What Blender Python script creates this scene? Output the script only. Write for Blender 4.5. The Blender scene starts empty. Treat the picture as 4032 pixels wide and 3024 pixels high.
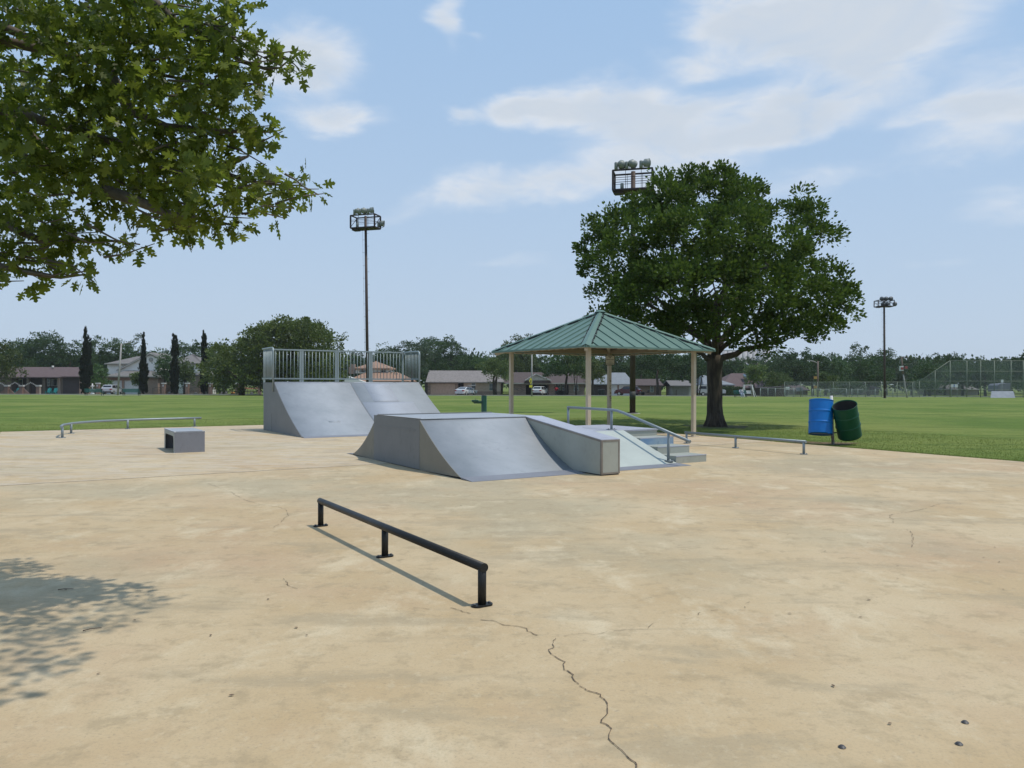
import bpy, bmesh, math, random
import numpy as np
from mathutils import Vector, Matrix
rnd = random.Random(7)
rng = np.random.default_rng(11)
scene = bpy.context.scene
COL = scene.collection
# ------------------------------------------------------------------ camera
F = 3028.0                       # focal length in photograph pixels (4032 wide)
def HZ(px): return 1508 + .0025*(px-2016)
cam = bpy.data.objects.new('camera', bpy.data.cameras.new('camera'))
COL.objects.link(cam)
cam.data.sensor_width = 36; cam.data.lens = F/4032*36
cam.data.clip_start = .05; cam.data.clip_end = 5000
cam.location = (0, 0, 1.5)
cam.rotation_euler = (Matrix.Rotation(math.radians(90-.076), 3, 'X') @ Matrix.Rotation(math.radians(.143), 3, 'Z')).to_euler()
scene.camera = cam
# ------------------------------------------------------------------ exposure
scene.view_settings.view_transform = 'Standard'; scene.view_settings.look = 'None'
scene.view_settings.exposure = 0.0; scene.view_settings.gamma = 1
# ------------------------------------------------------------------ sun
SUN = Vector((.405, -.09, .92)).normalized()
sl = bpy.data.lights.new('sun', 'SUN'); sl.energy = 3.0; sl.angle = math.radians(.7); sl.color = (1, .94, .84)
so = bpy.data.objects.new('sun', sl); COL.objects.link(so)
so.rotation_euler = SUN.to_track_quat('Z', 'Y').to_euler(); so.location = (60, -10, 140)
# ------------------------------------------------------------------ sky
W = bpy.data.worlds.new('World'); scene.world = W; W.use_nodes = True
nt = W.node_tree; nt.nodes.clear()
def N(t, **k):
    n = nt.nodes.new(t)
    for a, b in k.items(): setattr(n, a, b)
    return n
def L(a, b): nt.links.new(a, b)
def mth(op, a, b=None, c=None, clamp=False):
    n = N('ShaderNodeMath', operation=op); n.use_clamp = clamp
    for i, v in enumerate((a, b, c)):
        if v is None: continue
        if isinstance(v, (int, float)): n.inputs[i].default_value = v
        else: L(v, n.inputs[i])
    return n.outputs[0]
out = N('ShaderNodeOutputWorld'); bg = N('ShaderNodeBackground'); bg.inputs[1].default_value = .122
L(bg.outputs[0], out.inputs[0])
sky = N('ShaderNodeTexSky'); sky.sky_type = 'NISHITA'; sky.sun_disc = False
sky.sun_elevation = math.asin(SUN.z); sky.sun_rotation = math.atan2(SUN.x, SUN.y)
sky.air_density = 1.0; sky.dust_density = 1.2; sky.ozone_density = 1.5
tc = N('ShaderNodeTexCoord'); sx = N('ShaderNodeSeparateXYZ'); L(tc.outputs['Generated'], sx.inputs[0])
nz = N('ShaderNodeTexNoise'); nz.inputs['Scale'].default_value = 5.0; nz.inputs['Detail'].default_value = 5; nz.inputs['Roughness'].default_value = .55
mp = N('ShaderNodeMapping'); mp.inputs['Scale'].default_value = (1, 1, 2.4); L(tc.outputs['Generated'], mp.inputs[0]); L(mp.outputs[0], nz.inputs[0])
nf = N('ShaderNodeTexNoise'); nf.inputs['Scale'].default_value = 10; nf.inputs['Detail'].default_value = 9; nf.inputs['Roughness'].default_value = .62
nf.inputs['Distortion'].default_value = .5; L(mp.outputs[0], nf.inputs[0])
sc = N('ShaderNodeSeparateColor'); L(nz.outputs['Color'], sc.inputs[0])
az = mth('ARCTAN2', sx.outputs[0], sx.outputs[1]); el = mth('ARCSINE', sx.outputs[2])
azw = mth('ADD', az, mth('MULTIPLY', mth('SUBTRACT', sc.outputs[0], .5), .16))
elw = mth('ADD', el, mth('MULTIPLY', mth('SUBTRACT', sc.outputs[1], .5), .11))
def ang(px, py):
    v = Vector(((px-2016)/F, 1, (HZ(px)-py)/F)).normalized()
    return math.atan2(v.x, v.y), math.asin(v.z)
# cloud bodies: photo centre px, py, radii px, strength
CL = [(1140, 170, 250, 120, .95), (1230, 290, 170, 90, .9), (1340, 480, 190, 60, .85), (1780, 60, 100, 105, .85), (1950, 120, 70, 25, .4),
      (1830, 470, 90, 32, .7), (2080, 460, 170, 62, .85), (2420, 440, 300, 105, 1.0), (2600, 520, 160, 60, .6), (2850, 70, 230, 105, .95), (3150, 110, 260, 130, .9), (3560, 80, 330, 150, 1.0), (3350, 290, 230, 120, .75),
      (2700, 250, 160, 40, .5), (3090, 480, 230, 75, .8), (2860, 560, 260, 60, .6), (3720, 450, 190, 70, .75), (3980, 360, 190, 110, .8), (3850, 580, 160, 55, .5), (2200, 740, 400, 75, .7), (1860, 800, 260, 50, .6), (2560, 650, 360, 85, .65), (2760, 420, 260, 60, .45),
      (1500, 860, 300, 50, .35), (3900, 800, 260, 70, .4), (2050, 1040, 300, 40, .35), (3600, 1030, 300, 45, .3), (950, 700, 260, 90, .4), (3300, 700, 500, 70, .38)]
tot = None
for px, py, rx, ry, s in CL:
    a0, e0 = ang(px, py)
    dx = mth('MULTIPLY', mth('SUBTRACT', azw, a0), F/rx); dy = mth('MULTIPLY', mth('SUBTRACT', elw, e0), F/ry)
    d2 = mth('ADD', mth('MULTIPLY', dx, dx), mth('MULTIPLY', dy, dy))
    g = mth('MULTIPLY', mth('EXPONENT', mth('MULTIPLY', d2, -1.15)), s*1.25)
    tot = g if tot is None else mth('ADD', tot, g)
# clouds elsewhere in the sky, away from the view (for light and reflections)
back = mth('MULTIPLY', mth('SUBTRACT', nz.outputs['Fac'], .42), 2.2, clamp=True)
far = mth('GREATER_THAN', mth('ABSOLUTE', az), .95); hi = mth('GREATER_THAN', el, .62)
tot = mth('ADD', tot, mth('MULTIPLY', back, mth('MAXIMUM', far, hi)))
shape = mth('ADD', tot, mth('MULTIPLY', mth('SUBTRACT', nf.outputs['Fac'], .5), mth('ADD', mth('MULTIPLY', tot, 1.7), .12)))
mr = N('ShaderNodeMapRange'); mr.interpolation_type = 'SMOOTHSTEP'; mr.inputs[1].default_value = .2; mr.inputs[2].default_value = 1.15; L(shape, mr.inputs[0])
mask = mth('MULTIPLY', mr.outputs[0], mth('ADD', .5, mth('MULTIPLY', nf.outputs['Fac'], .8)), clamp=True)
# haze veil towards the horizon
veil = mth('EXPONENT', mth('MULTIPLY', mth('MAXIMUM', el, 0), -2.1))
veil = mth('MULTIPLY', veil, .97)
# bluer base: sky texture softened with a pale blue
m0 = N('ShaderNodeMix'); m0.data_type = 'RGBA'; m0.inputs[0].default_value = .75; L(sky.outputs[0], m0.inputs[6]); m0.inputs[7].default_value = (2.2, 4.3, 7.3, 1)
m1 = N('ShaderNodeMix'); m1.data_type = 'RGBA'; L(veil, m1.inputs[0]); L(m0.outputs[2], m1.inputs[6]); m1.inputs[7].default_value = (4.5, 5.35, 6.35, 1)
cc = N('ShaderNodeMix'); cc.data_type = 'RGBA'; cs = N('ShaderNodeMapRange'); cs.inputs[1].default_value = .9; cs.inputs[2].default_value = .35
L(mth('MULTIPLY', mth('ADD', tot, mth('MULTIPLY', nf.outputs['Fac'], .5)), .62), cs.inputs[0]); L(cs.outputs[0], cc.inputs[0])
cc.inputs[6].default_value = (5.1, 5.65, 6.35, 1); cc.inputs[7].default_value = (6.9, 7.2, 7.7, 1)
m2 = N('ShaderNodeMix'); m2.data_type = 'RGBA'; L(mask, m2.inputs[0]); L(m1.outputs[2], m2.inputs[6]); L(cc.outputs[2], m2.inputs[7])
L(m2.outputs[2], bg.inputs[0])
# ------------------------------------------------------------------ materials
def mat(name, c, c2=None, rough=.7, metal=0, vs=3, bump=0, bs=40, det=4, spec=.5, lo=.35, hi=.65, stretch=None, world=False):
    m = bpy.data.materials.new(name); m.use_nodes = True; t = m.node_tree; p = t.nodes['Principled BSDF']
    p.inputs['Roughness'].default_value = rough; p.inputs['Metallic'].default_value = metal; p.inputs['Specular IOR Level'].default_value = spec
    p.inputs['Base Color'].default_value = (*c, 1)
    if c2 is None: c2 = tuple(x*.82 for x in c)
    if world: g = t.nodes.new('ShaderNodeNewGeometry'); src = g.outputs['Position']
    else: g = t.nodes.new('ShaderNodeTexCoord'); src = g.outputs['Object']
    if stretch:
        mm = t.nodes.new('ShaderNodeMapping'); mm.inputs['Scale'].default_value = stretch; t.links.new(src, mm.inputs[0]); src = mm.outputs[0]
    n = t.nodes.new('ShaderNodeTexNoise'); n.inputs['Scale'].default_value = vs; n.inputs['Detail'].default_value = det; n.inputs['Roughness'].default_value = .6
    t.links.new(src, n.inputs[0])
    r = t.nodes.new('ShaderNodeMapRange'); r.inputs[1].default_value = lo; r.inputs[2].default_value = hi; t.links.new(n.outputs['Fac'], r.inputs[0])
    x = t.nodes.new('ShaderNodeMix'); x.data_type = 'RGBA'; t.links.new(r.outputs[0], x.inputs[0])
    x.inputs[6].default_value = (*c, 1); x.inputs[7].default_value = (*c2, 1); t.links.new(x.outputs[2], p.inputs['Base Color'])
    if bump:
        b = t.nodes.new('ShaderNodeTexNoise'); b.inputs['Scale'].default_value = bs; b.inputs['Detail'].default_value = 3; t.links.new(src, b.inputs[0])
        bb = t.nodes.new('ShaderNodeBump'); bb.inputs['Strength'].default_value = bump; bb.inputs['Distance'].default_value = .02
        t.links.new(b.outputs['Fac'], bb.inputs['Height']); t.links.new(bb.outputs[0], p.inputs['Normal'])
    return m
def leafmat(name, c, c2, trans=.3, rough=.55, spec=.35):
    m = bpy.data.materials.new(name); m.use_nodes = True; t = m.node_tree; p = t.nodes['Principled BSDF']
    g = t.nodes.new('ShaderNodeNewGeometry'); x = t.nodes.new('ShaderNodeMix'); x.data_type = 'RGBA'
    t.links.new(g.outputs['Random Per Island'], x.inputs[0]); x.inputs[6].default_value = (*c, 1); x.inputs[7].default_value = (*c2, 1)
    oi = t.nodes.new('ShaderNodeObjectInfo'); hv = t.nodes.new('ShaderNodeHueSaturation')
    r = t.nodes.new('ShaderNodeMapRange'); r.inputs[3].default_value = .8; r.inputs[4].default_value = 1.2; t.links.new(oi.outputs['Random'], r.inputs[0])
    t.links.new(r.outputs[0], hv.inputs['Value']); t.links.new(x.outputs[2], hv.inputs['Color'])
    t.links.new(hv.outputs[0], p.inputs['Base Color']); p.inputs['Roughness'].default_value = rough; p.inputs['Specular IOR Level'].default_value = spec
    tr = t.nodes.new('ShaderNodeBsdfTranslucent'); t.links.new(hv.outputs[0], tr.inputs[0])
    ms = t.nodes.new('ShaderNodeMixShader'); ms.inputs[0].default_value = trans
    t.links.new(p.outputs[0], ms.inputs[1]); t.links.new(tr.outputs[0], ms.inputs[2]); t.links.new(ms.outputs[0], t.nodes['Material Output'].inputs[0])
    return m
def brickmat(name, c, c2, mortar=(.3, .27, .23), sc_=1.0):
    m = bpy.data.materials.new(name); m.use_nodes = True; t = m.node_tree; p = t.nodes['Principled BSDF']; p.inputs['Roughness'].default_value = .9
    g = t.nodes.new('ShaderNodeNewGeometry'); mm = t.nodes.new('ShaderNodeMapping'); mm.inputs['Rotation'].default_value = (math.radians(90), 0, 0)
    t.links.new(g.outputs['Position'], mm.inputs[0])
    b = t.nodes.new('ShaderNodeTexBrick'); b.inputs['Scale'].default_value = 1; b.inputs['Brick Width'].default_value = .22*sc_; b.inputs['Row Height'].default_value = .08*sc_
    b.inputs['Mortar Size'].default_value = .01*sc_; b.inputs['Color1'].default_value = (*c, 1); b.inputs['Color2'].default_value = (*c2, 1); b.inputs['Mortar'].default_value = (*mortar, 1)
    t.links.new(mm.outputs[0], b.inputs[0]); t.links.new(b.outputs[0], p.inputs['Base Color'])
    return m
# ------------------------------------------------------------------ geometry helpers
class MB:
    def __init__(s): s.v = []; s.f = []; s.sm = []
    def add(s, v, f, sm=False):
        o = len(s.v); s.v += [tuple(p) for p in v]; s.f += [tuple(i+o for i in q) for q in f]; s.sm += [sm]*len(f); return s
    def box(s, x0, x1, y0, y1, z0, z1):
        if x0 > x1: x0, x1 = x1, x0
        return s.add([(x0,y0,z0),(x1,y0,z0),(x1,y1,z0),(x0,y1,z0),(x0,y0,z1),(x1,y0,z1),(x1,y1,z1),(x0,y1,z1)],
                     [(0,3,2,1),(4,5,6,7),(0,1,5,4),(1,2,6,5),(2,3,7,6),(3,0,4,7)])
    def bar(s, a, b, w, h):
        """rectangular bar from a to b, w across, h upward"""
        a = Vector(a); b = Vector(b); d = (b-a).normalized(); up = Vector((0,0,1))
        if abs(d.z) > .98: up = Vector((0,1,0))
        r = d.cross(up).normalized(); u = r.cross(d).normalized(); vs = []
        for p in (a, b):
            for i, j in ((-1,-1),(1,-1),(1,1),(-1,1)): vs.append(p+r*i*w/2+u*j*h/2)
        return s.add(vs, [(3,2,1,0),(4,5,6,7),(0,1,5,4),(1,2,6,5),(2,3,7,6),(3,0,4,7)])
    def tube(s, pts, r, n=10, cap=True, close=False):
        pts = [Vector(p) for p in pts]; rs = r if isinstance(r, (list, tuple)) else [r]*len(pts)
        vs = []; ref = None
        for i, p in enumerate(pts):
            if i == 0: d = pts[1]-p
            elif i == len(pts)-1: d = p-pts[i-1]
            else: d = (pts[i+1]-p).normalized()+(p-pts[i-1]).normalized()
            d.normalize()
            if ref is None: ref = Vector((0,0,1)) if abs(d.z) < .9 else Vector((1,0,0))
            a = d.cross(ref).normalized(); ref = a.cross(d).normalized()
            k = 1.0
            if 0 < i < len(pts)-1:
                c = (pts[i+1]-p).normalized().dot((p-pts[i-1]).normalized()); k = min(1.5, 1/math.sqrt(max(.3, (1+c)/2)))
            for j in range(n):
                t = 2*math.pi*j/n; vs.append(p+(a*math.cos(t)*k+ref*math.sin(t))*rs[i])
        fs = []
        for i in range(len(pts)-1):
            for j in range(n): fs.append((i*n+j, i*n+(j+1)%n, (i+1)*n+(j+1)%n, (i+1)*n+j))
        s.add(vs, fs, True)
        if cap:
            o = len(s.v)-len(vs); s.f.append(tuple(o+j for j in range(n))[::-1]); s.f.append(tuple(o+(len(pts)-1)*n+j for j in range(n))); s.sm += [False, False]
        return s
    def lathe(s, prof, c=(0,0,0), n=24, axis=None):
        vs = []; fs = []
        for r, z in prof:
            for j in range(n):
                t = 2*math.pi*j/n; vs.append(Vector((r*math.cos(t), r*math.sin(t), z)))
        if axis is not None:
            q = Vector((0,0,1)).rotation_difference(Vector(axis)); vs = [q @ v for v in vs]
        vs = [v+Vector(c) for v in vs]
        for i in range(len(prof)-1):
            for j in range(n): fs.append((i*n+j, i*n+(j+1)%n, (i+1)*n+(j+1)%n, (i+1)*n+j))
        return s.add(vs, fs, True)
    def cyl(s, c, r, h, n=16, axis=(0,0,1)):
        c = Vector(c); return s.tube([c, c+Vector(axis).normalized()*h], r, n)
    def prism(s, poly, d, flip=False):
        """poly: list of 3-D points (planar), extruded by vector d"""
        n = len(poly); d = Vector(d); a = [Vector(p) for p in poly]; b = [p+d for p in a]
        return s.add(a+b, [tuple(range(n))[::-1], tuple(range(n, 2*n))]+[(i, (i+1)%n, n+(i+1)%n, n+i) for i in range(n)])
    def xf(s, fn): s.v = [tuple(fn(p)) for p in s.v]; return s
    def mesh(s, name):
        me = bpy.data.meshes.new(name); me.from_pydata(s.v, [], s.f)
        me.polygons.foreach_set('use_smooth', s.sm); me.validate()
        bm = bmesh.new(); bm.from_mesh(me); bmesh.ops.recalc_face_normals(bm, faces=bm.faces); bm.to_mesh(me); bm.free()
        return me
def link(name, me, m, parent=None, loc=None):
    o = bpy.data.objects.new(name, me); COL.objects.link(o)
    if m is not None:
        me.materials.clear(); me.materials.append(m)
    if parent is not None: o.parent = parent
    if loc is not None: o.location = loc
    return o
class T:
    """a thing: an Empty at its base that parents its parts. Part meshes are given in scene coordinates unless local=True"""
    def __init__(s, name, label, cat, loc=(0,0,0), group=None, local=False, rz=0):
        s.o = bpy.data.objects.new(name, None); COL.objects.link(s.o); s.loc = Vector(loc); s.o.location = s.loc; s.o.rotation_euler = (0,0,rz)
        s.o['label'] = label; s.o['category'] = cat; s.local = local
        if group: s.o['group'] = group
    def part(s, name, mb, m, parent=None, label=None):
        if not s.local: mb.xf(lambda p: (p[0]-s.loc.x, p[1]-s.loc.y, p[2]-s.loc.z))
        o = link(name, mb.mesh(name), m, parent or s.o)
        if label: o['label'] = label
        return o
def single(name, label, cat, mb, m, loc=(0,0,0), group=None):
    loc = Vector(loc); mb.xf(lambda p: (p[0]-loc.x, p[1]-loc.y, p[2]-loc.z))
    o = link(name, mb.mesh(name), m, None, loc); o['label'] = label; o['category'] = cat
    if group: o['group'] = group
    return o
def struct(name, mb, m, kind='structure'):
    o = link(name, mb.mesh(name), m); o['kind'] = kind; return o
def dup(root, loc, rz, label=None, group=None):
    r = root.copy(); COL.objects.link(r); r.location = loc; r.rotation_euler = (0,0,rz)
    if label: r['label'] = label
    if group: r['group'] = group
    for ch in list(root.children):
        c = ch.copy(); COL.objects.link(c); c.parent = r
        for g in list(ch.children):
            d = g.copy(); COL.objects.link(d); d.parent = c
    return r
TH = math.radians(32); CU, SU = math.cos(TH), math.sin(TH)
def G(u, v, z=0): return Vector((CU*u-SU*v, SU*u+CU*v, z))       # the skate park's own square grid
def GX(p): return G(*p)
def gz(y): return -.03 if y < 30 else (-.03-.8*((min(y, 150)-30)/115)**2)
def X(px, D): return (px-2016)/F*D
def Z(px, py, D): return 1.5+(HZ(px)-py)/F*D
def gp(px, py):                                                    # pixel on flat ground
    D = 1.5*F/(py-HZ(px)); return Vector((X(px, D), D, 0))
# ------------------------------------------------------------------ ground
def ground_mat():
    m = bpy.data.materials.new('grass_turf'); m.use_nodes = True; t = m.node_tree; p = t.nodes['Principled BSDF']; p.inputs['Roughness'].default_value = .95; p.inputs['Specular IOR Level'].default_value = .1
    g = t.nodes.new('ShaderNodeNewGeometry')
    def noise(s, st, d=5, dist=0):
        mm = t.nodes.new('ShaderNodeMapping'); mm.inputs['Scale'].default_value = st; t.links.new(g.outputs['Position'], mm.inputs[0])
        n = t.nodes.new('ShaderNodeTexNoise'); n.inputs['Scale'].default_value = s; n.inputs['Detail'].default_value = d; n.inputs['Roughness'].default_value = .65; n.inputs['Distortion'].default_value = dist
        t.links.new(mm.outputs[0], n.inputs[0]); return n.outputs['Fac']
    def mix(f, a, b, lo=.35, hi=.65):
        r = t.nodes.new('ShaderNodeMapRange'); r.inputs[1].default_value = lo; r.inputs[2].default_value = hi; t.links.new(f, r.inputs[0])
        x = t.nodes.new('ShaderNodeMix'); x.data_type = 'RGBA'; t.links.new(r.outputs[0], x.inputs[0])
        for i, c in ((6, a), (7, b)):
            if isinstance(c, tuple): x.inputs[i].default_value = (*c, 1)
            else: t.links.new(c, x.inputs[i])
        return x.outputs[2]
    a = mix(noise(.12, (1, 1, 1)), (.108, .165, .032), (.185, .222, .056), .40, .60)
    b = mix(noise(.9, (.5, 1, 1), 6), (.082, .128, .027), a, .3, .52)
    c = mix(noise(9, (1, 1, 1), 4), (.07, .105, .024), b, .25, .5)
    d = mix(noise(.05, (.4, 1, 1), 3), c, (.21, .235, .065), .5, .68)
    # deeper green, uncut grass along the slab
    t.links.new(d, p.inputs['Base Color'])
    bn = t.nodes.new('ShaderNodeBump'); bn.inputs['Strength'].default_value = .8; bn.inputs['Distance'].default_value = .05
    t.links.new(noise(14, (1, 1, 1), 5), bn.inputs['Height']); t.links.new(bn.outputs[0], p.inputs['Normal'])
    return m
M_turf = ground_mat()
mb = MB(); ys = [-60, -20, 0, 15, 30]+[30+5*i for i in range(1, 25)]+[200, 400, 800, 1600, 2600]; xs = [-2200, -900, -400, -200, -100, -50, 0, 50, 100, 200, 400, 900, 2200]
mb.add([(x, y, gz(y)) for y in ys for x in xs], [(j*len(xs)+i, j*len(xs)+i+1, (j+1)*len(xs)+i+1, (j+1)*len(xs)+i) for j in range(len(ys)-1) for i in range(len(xs)-1)], True)
struct('grass_field', mb, M_turf)

def concrete_mat(name, tone=1.0, light=False):
    m = bpy.data.materials.new(name); m.use_nodes = True; t = m.node_tree; p = t.nodes['Principled BSDF']; p.inputs['Roughness'].default_value = .82; p.inputs['Specular IOR Level'].default_value = .25
    g = t.nodes.new('ShaderNodeNewGeometry')
    def noise(s, st=(1, 1, 1), d=6, dist=0, off=(0, 0, 0), ro=.6, rot=0):
        mm = t.nodes.new('ShaderNodeMapping'); mm.inputs['Scale'].default_value = st; mm.inputs['Location'].default_value = off; mm.inputs['Rotation'].default_value = (0, 0, rot); t.links.new(g.outputs['Position'], mm.inputs[0])
        n = t.nodes.new('ShaderNodeTexNoise'); n.inputs['Scale'].default_value = s; n.inputs['Detail'].default_value = d; n.inputs['Roughness'].default_value = ro; n.inputs['Distortion'].default_value = dist
        t.links.new(mm.outputs[0], n.inputs[0]); return n.outputs['Fac']
    def mix(f, a, b, lo=.35, hi=.65, k=1):
        r = t.nodes.new('ShaderNodeMapRange'); r.inputs[1].default_value = lo; r.inputs[2].default_value = hi; r.inputs[4].default_value = k; t.links.new(f, r.inputs[0])
        x = t.nodes.new('ShaderNodeMix'); x.data_type = 'RGBA'; t.links.new(r.outputs[0], x.inputs[0])
        for i, c in ((6, a), (7, b)):
            if isinstance(c, tuple): x.inputs[i].default_value = (*[v*tone for v in c], 1)
            else: t.links.new(c, x.inputs[i])
        return x.outputs[2]
    base = mix(noise(.6, d=8), (.46, .338, .190), (.52, .405, .250), .40, .60)
    base = mix(noise(.33, off=(7, 3, 0)), base, (.43, .29, .175), .5, .68, .65)     # reddish clay stains
    base = mix(noise(.28, (1, 1, 1), off=(20, 9, 0)), base, (.365, .32, .215), .50, .62, .6)  # grey damp patches
    base = mix(noise(1.5, (1, .7, 1), d=9, dist=.25, off=(3, 5, 0), ro=.68), base, (.60, .50, .335), .54, .66, .65)  # pale scaling
    base = mix(noise(4.5, d=8, dist=.2, off=(1, 8, 0), ro=.7), base, (.33, .255, .15), .52, .64, .55)
    base = mix(noise(1.3, (.4, 1.3, 1), 9, .35, (9, 2, 0), .72, .5), base, (.34, .275, .175), .53, .63, .55)  # trowel and wash streaks
    if light: base = mix(noise(1.3, (.6, 1.6, 1), 7, 1.4, (4, 2, 0), .68, .55), base, (.50, .42, .31), .42, .6, .8)
    if light: base = mix(noise(1.5, (.6, 1.6, 1), 7, 1.4, (14, 22, 0), .68, .55), base, (.32, .255, .18), .52, .68, .8)
    base = mix(noise(14, (1, .8, 1), d=7, off=(2, 12, 0), ro=.75), base, (.56, .47, .32), .55, .7, .5)
    base = mix(noise(11, (.8, 1, 1), d=7, off=(12, 2, 0), ro=.75), base, (.31, .24, .145), .56, .7, .5)
    fine = noise(70, d=5, ro=.75)
    base = mix(fine, base, (.27, .22, .15), .5, .75, .55)
    base = mix(noise(34, off=(5, 5, 0), d=4), base, (.24, .19, .13), .6, .74, .5)
    t.links.new(base, p.inputs['Base Color'])
    bn = t.nodes.new('ShaderNodeBump'); bn.inputs['Strength'].default_value = .25; bn.inputs['Distance'].default_value = .004
    t.links.new(fine, bn.inputs['Height']); b2 = t.nodes.new('ShaderNodeBump'); b2.inputs['Strength'].default_value = .2; b2.inputs['Distance'].default_value = .02
    t.links.new(noise(3), b2.inputs['Height']); t.links.new(bn.outputs[0], b2.inputs['Normal']); t.links.new(b2.outputs[0], p.inputs['Normal'])
    return m
M_conc = concrete_mat('weathered_concrete'); M_conc2 = concrete_mat('mottled_concrete', 1.03, True)
JV = 13.3
slab = struct('concrete_slab', MB().box(-.8, 16.3, -4, JV-.006, -.14, 0).xf(GX), M_conc)
slab2 = struct('concrete_slab', MB().box(-.8, 16.3, JV+.006, 27.6, -.14, .002).xf(GX), M_conc2)
M_crack = mat('crack_dirt', (.07, .05, .032), (.17, .125, .085), rough=1, vs=20)
M_joint = mat('joint_filler', (.60, .52, .40), (.45, .37, .27), rough=1, vs=12)
link('joint_strip', MB().box(-.8, 16.3, JV-.012, JV+.012, .003, .006).xf(GX).mesh('joint_strip'), M_joint, slab)
def crack(pts, w, gap=.12, seed=1):
    r = random.Random(seed); P = [gp(*p) for p in pts]; path = []
    for a, b in zip(P[:-1], P[1:]):
        n = max(2, int((b-a).length/.035))
        for i in range(n): path.append(a.lerp(b, i/n))
    path.append(P[-1]); q = []; jx = jy = 0
    for p in path:
        jx = .7*jx+r.gauss(0, .007); jy = .7*jy+r.gauss(0, .007); q.append(p+Vector((jx, jy, 0)))
    m = MB(); on = True
    for a, b in zip(q[:-1], q[1:]):
        on = (r.random() > gap) if on else (r.random() < .5)
        if not on: continue
        d = (b-a); 
        if d.length < 1e-4: continue
        s = Vector((-d.y, d.x, 0)).normalized(); w0 = w*r.uniform(.25, 1.1); w1 = w*r.uniform(.25, 1.1); e = d.normalized()*.002
        k = .0045
        m.add([a-s*w0-e+Vector((0,0,k)), a+s*w0-e+Vector((0,0,k)), b+s*w1+e+Vector((0,0,k)), b-s*w1+e+Vector((0,0,k))], [(0,1,2,3)])
    if m.v: link('crack', m.mesh('crack'), M_crack, slab)
def c6(x, y): return (1600+x/2.011, 2300+y/2.011)
crack([c6(*p) for p in ((355,195),(405,205),(445,228),(500,236),(545,262),(610,283),(690,288),(745,305),(815,325),(900,335),(955,355),(975,376),(1040,398),(1100,405),(1172,422),(1155,440),(1150,492),(1112,520),(1145,560),(1215,597),(1268,630),(1270,682),(1310,705),(1325,770),(1385,795),(1425,828),(1470,858),(1545,882),(1565,920),(1605,950),(1608,1020),(1562,1065),(1565,1095),(1615,1120),(1648,1155),(1635,1235),(1655,1275),(1725,1330),(1760,1380),(1815,1420),(1835,1460))], .0034, .02, 3)
crack([c6(*p) for p in ((60,192),(130,198),(250,210),(355,195))], .0018, .15, 4)
crack([c6(*p) for p in ((1172,418),(1300,395),(1400,385),(1500,402),(1605,383),(1750,362),(1890,362),(1940,340),(1990,300))], .0018, .25, 5)
crack([(810,1900),(870,1925),(920,1945),(960,1965),(1010,1985),(1080,1995),(1120,2005),(1132,2030),(1110,2050),(1085,2080)], .003, .2, 6)
crack([(1112,2265),(1118,2285),(1150,2310),(1185,2325)], .003, .2, 7)
crack([(1400,1870),(1330,1885),(820,1898)], .003, .4, 8)
def c7(x, y): return (2700+x/1.476, 1900+y/1.476)
crack([c7(*p) for p in ((1590,128),(1480,125),(1410,150),(1320,170),(1210,185),(1195,205),(1210,235))], .0035, .2, 9)
crack([c7(*p) for p in ((1290,275),(1320,295),(1315,330),(1335,360),(1320,375))], .003, .2, 10)
crack([c7(*p) for p in ((10,795),(75,785),(90,755),(200,742),(350,745),(370,705),(365,690))], .0022, .3, 11)
# small litter on the slab: dead leaves, twigs, bottle caps
M_dead = mat('dead_leaf', (.09, .055, .03), (.16, .10, .055), rough=.8, vs=40)
M_twig = mat('dry_twig', (.13, .09, .06), rough=.9); M_cap = mat('dark_cap', (.035, .03, .03), (.08, .075, .07), rough=.5, vs=60)
def leaf_bit(L_, w, r):
    m = MB(); n = 9; pts = [(L_*(i/(n-1)-.5), w*math.sin(math.pi*i/(n-1))) for i in range(n)]; b = r.uniform(.0, .03)*L_
    vs = []; fs = []
    for i, (x, hw) in enumerate(pts):
        z = .004+b*((x/L_*2)**2)*.5
        vs += [(x, -hw/2, z+hw*.08), (x, 0, z), (x, hw/2, z+hw*.08)]
    for i in range(n-1):
        for j in (0, 1): fs.append((3*i+j, 3*i+j+1, 3*i+4+j, 3*i+3+j))
    m.add(vs, fs, True); return m
LV = [(1650/1.0,0)]
spots = [c7(*p) for p in ((512,62),(1140,120),(1600,127),(596,306),(1060,353),(813,402),(1235,489),(1235,562),(1800,380),(1736,440),(1826,465),(1850,625),(1890,313),(608,766),(1020,786),(862,1188),(1193,1409),(420,237),(1068,686))]
spots += [(1058, 2362), (1168, 2475), (1210, 2505), (832, 2505), (390, 2657), (914, 2742), (1257, 1993), (1816, 1993), (1320, 2020), (532, 2445), (260, 2325)]
desc = ['dark curled leaf lying on the pale slab']
r_ = random.Random(5); proto = None
for i, (px, py) in enumerate(spots):
    p = gp(px, py)
    o = link('fallen_leaf', leaf_bit(r_.uniform(.018, .034), r_.uniform(.009, .016), r_).mesh('fallen_leaf'), M_dead, None, (p.x, p.y, .003))
    o.rotation_euler = (0, 0, r_.uniform(0, 6)); o['label'] = 'tiny dark dead leaf lying on the tan concrete'; o['category'] = 'leaf'; o['group'] = 'dead leaves scattered on the concrete'
for px, py, a, lab in ((260, 2325, .3, 'thin brown twig lying in the tree shadow on the concrete, the farther one'), (365, 2483, .7, 'thin brown twig at the edge of the tree shadow on the concrete, the nearer one'),):
    p = gp(px, py); m = MB().tube([(-.05, 0, .006), (-.01, .006, .008), (.05, 0, .005)], [.0035, .003, .002], 6)
    o = link('twig', m.mesh('twig'), M_twig, None, (p.x, p.y, .003)); o.rotation_euler = (0, 0, a); o['label'] = lab; o['category'] = 'twig'
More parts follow.
